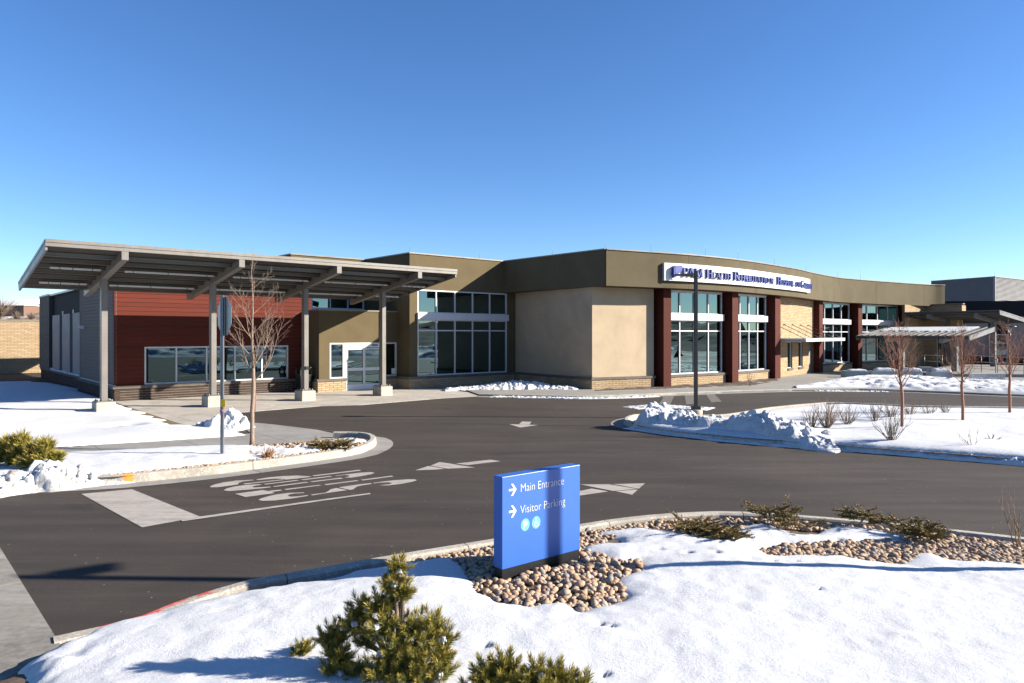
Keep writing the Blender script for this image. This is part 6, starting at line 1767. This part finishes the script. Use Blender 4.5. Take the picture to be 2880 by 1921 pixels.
mugo('wide low dwarf pine at the near edge of the snow bed', ox, oy, oz, blobs_px([(1365, 1900, 0.09, 0.0), (1420, 1880, 0.09, 0.02), (1400, 1930, 0.12, -0.05), (1450, 1930, 0.12, -0.04), (1510, 1905, 0.10, 0.0), (1560, 1910, 0.10, 0.0), (1600, 1935, 0.10, -0.02), (1640, 1940, 0.07, 0.0), (1520, 1960, 0.14, -0.08), (1345, 1950, 0.1, 0.0), (1620, 1985, 0.12, -0.05)], ox, oz, 4.55), 504, per=120, tuft=0.095, nL=0.054, cover=0.7, snow=3)
x, y = -9.15, 13.2
mugo('pair of bushy dwarf pines behind the dirty snow heap', x, y, 0.2, blobs_px([(12, 1288, 0.10, 0.2), (38, 1252, 0.12, 0.1), (62, 1246, 0.12, 0.1), (15, 1256, 0.11, 0.15), (58, 1275, 0.13, 0), (100, 1270, 0.13, -0.1), (130, 1258, 0.10, -0.1), (118, 1288, 0.14, -0.15), (78, 1302, 0.10, -0.2), (140, 1302, 0.10, -0.15), (160, 1290, 0.08, -0.1), (105, 1310, 0.12, -0.2), (-20, 1270, 0.16, 0.2), (-45, 1290, 0.18, 0.1), (35, 1300, 0.08, 0.1)], x, 0.2, 13.2), 505, per=60, tuft=0.15, wd=0.008, nL=0.09, cover=0.55)
def juniper(label, px_pts, seed, h=0.16):
    """low arching fronds between plan points"""
    rg = random.Random(seed); P = GP(px_pts, 0.2); cx = sum(p[0] for p in P) / len(P); cy = sum(p[1] for p in P) / len(P)
    J_ = empty('juniper', (cx, cy, 0.13)); tag(J_, label, 'juniper'); tf = []; m = MB()
    for k in range(46):
        a, c = rg.choice(list(zip(P, P[1:]))); f = rg.random(); bx = a[0] + (c[0] - a[0]) * f - cx + rg.gauss(0, 0.05); by = a[1] + (c[1] - a[1]) * f - cy + rg.gauss(0, 0.06)
        th = rg.uniform(0, 6.28); d = Vector((math.cos(th), math.sin(th) * 0.7, rg.uniform(0.15, 0.75))).normalized(); L_ = rg.uniform(0.14, 0.30)
        q = [Vector((bx, by, 0.03 + h * rg.random() * 0.5))]
        for j in range(5):
            d = (d + Vector((rg.uniform(-1, 1) * .1, rg.uniform(-1, 1) * .1, -0.06))).normalized(); q.append(q[-1] + d * L_ / 5)
            for _ in range(3):
                s_ = (d + Vector((rg.uniform(-1, 1), rg.uniform(-1, 1), rg.uniform(-.2, .5))) * 0.6).normalized(); tf.append((tuple(q[-1] + s_ * 0.02), tuple(s_), 0.075))
        m.tube(q, [0.006, 0.005, 0.004, 0.004, 0.003, 0.002], 4, cap=False)
    m.build('branches', MAT['twig'], J_); needle_obj('fronds', tf, 34, 0.022, 0.006, seed, MAT['juniper'], J_)
juniper('low brown-green juniper leaning over the rocks, nearest the blue sign', [c8p(400, 780), c8p(470, 790), c8p(540, 800)], 601)
juniper('tiny juniper sprig rooted in the snow beside the rock strip', [c8p(590, 800), c8p(630, 830)], 602, 0.08)
juniper('tall ragged juniper hanging toward the road curb in the middle of the bed', [c8p(800, 725), c8p(900, 720), c8p(960, 760), c8p(1020, 790)], 603, 0.28)
juniper('long olive juniper stretched along the curb', [c8p(1230, 725), c8p(1330, 745), c8p(1450, 765), c8p(1560, 790)], 604, 0.24)
juniper('orange-brown juniper at the far end of the bed', [c8p(1590, 800), c8p(1660, 820)], 605, 0.22)
juniper('dark flattened juniper on the nose of the stop sign island', [(890, 1250), (920, 1258)], 606, 0.12)
juniper('second juniper on the nose of the stop sign island near its curb', [(940, 1250), (965, 1258)], 607, 0.16)
# dead leaves in the snow hollows
MAT['leaf'] = M_bark('dead_leaf', (0.20, 0.095, 0.04))
for k, (u, v, r, h) in enumerate(HOLL[:8]):
    x, y = G(u, v, 0.22); rg = random.Random(900 + k); zz = float(fg_snow(np.array([x]), np.array([y]))[0])
    m = MB()
    for j in range(3):
        a = rg.uniform(0, 6.28); L_ = rg.uniform(0.03, 0.055); dx, dy = math.cos(a) * L_, math.sin(a) * L_; ex, ey = -dy * 0.35, dx * 0.35; ox_, oy_ = rg.gauss(0, 0.02), rg.gauss(0, 0.015)
        m.face([(ox_ - dx, oy_ - dy, 0.005), (ox_ + ex, oy_ + ey, 0.018), (ox_ + dx, oy_ + dy, 0.012), (ox_ - ex, oy_ - ey, 0.004)])
    o = m.build('dead_leaves', MAT['leaf'], None, (x, y, zz + 0.01)); tag(o, 'brown dead leaves lying in a small melt hollow in the snow', 'leaves', 'dead leaves on the snow')
# ================================================================== far hillside houses and trees
MAT['house'] = M_plain('far_house_wall', (0.22, 0.13, 0.09), 0.9); MAT['house_roof'] = M_plain('far_house_roof', (0.16, 0.10, 0.08), 0.9); MAT['far_win'] = M_plain('far_window', (0.05, 0.06, 0.07), 0.3)
def house(u, v, D, w_, label):
    X, Z = at_px(u, v, D); H_ = empty('hillside_house', (X, D, Z)); tag(H_, label, 'house', 'houses on the far hill')
    m = MB(); m.box(-w_ / 2, w_ / 2, 0, 8, -3, 3.2); m.build('wall', MAT['house'], H_)
    m = MB(); m.hexa([(-w_ / 2 - .5, -.5, 3.2), (w_ / 2 + .5, -.5, 3.2), (w_ / 2 + .5, 8.5, 3.2), (-w_ / 2 - .5, 8.5, 3.2), (-w_ / 2 + 1, 3.6, 5.2), (w_ / 2 - 1, 3.6, 5.2), (w_ / 2 - 1, 4.4, 5.2), (-w_ / 2 + 1, 4.4, 5.2)]); m.build('roof', MAT['snow_far'], H_)
    for k in range(3):
        a = -w_ / 2 + (k + 0.5) * w_ / 3; m = MB(); m.box(a - 0.7, a + 0.7, -0.05, 0.0, 0.6, 2.2); m.build('window', MAT['far_win'], H_)
house(26, 885, 246, 10, 'brown hillside house far beyond the brick annex wall, the larger one'); house(64, 880, 252, 8, 'small brown hillside house far beyond the annex wall')
for k, (u, D, h) in enumerate(((4, 215, 9), (-14, 225, 8), (48, 240, 4), (88, 238, 4))):
    X, Z = at_px(u, 892, D); rg = random.Random(950 + k); T = empty('far_tree', (X, D, Z - 2)); tag(T, 'bare grey tree standing on the far hillside', 'tree', 'bare trees on the far hill'); m = MB()
    m.tube([(0, 0, 0), (0, 0, h * 0.4)], [0.3, 0.2], 6); m.build('trunk', MAT['twig'], T); m = MB()
    for j in range(90):
        a = rg.uniform(0, 6.28); e = rg.uniform(0.4, 1.4); L_ = h * rg.uniform(0.35, 0.65); b0 = Vector((0, 0, h * rg.uniform(0.2, 0.45))); d = Vector((math.cos(a) * math.cos(e), math.sin(a) * math.cos(e), math.sin(e)))
        m.tube([b0, b0 + d * L_ * 0.5, b0 + d * L_ + Vector((rg.uniform(-.4, .4), 0, rg.uniform(0, .5)))], [0.10, 0.06, 0.03], 4, cap=False)
    m.build('crown', MAT['twig'], T)
# paint marks on the curbs
def paint(name, label, pts, z, mat):
    P = GP(pts, z); P = P if parea(P) > 0 else P[::-1]
    m = MB(); m.face([(x, y, z) for x, y in P]); o = m.build(name, MAT[mat]); tag(o, label, kind='structure')
def c7b(pts): return [(x / 3.91, 1520 + y / 3.91) for x, y in pts]
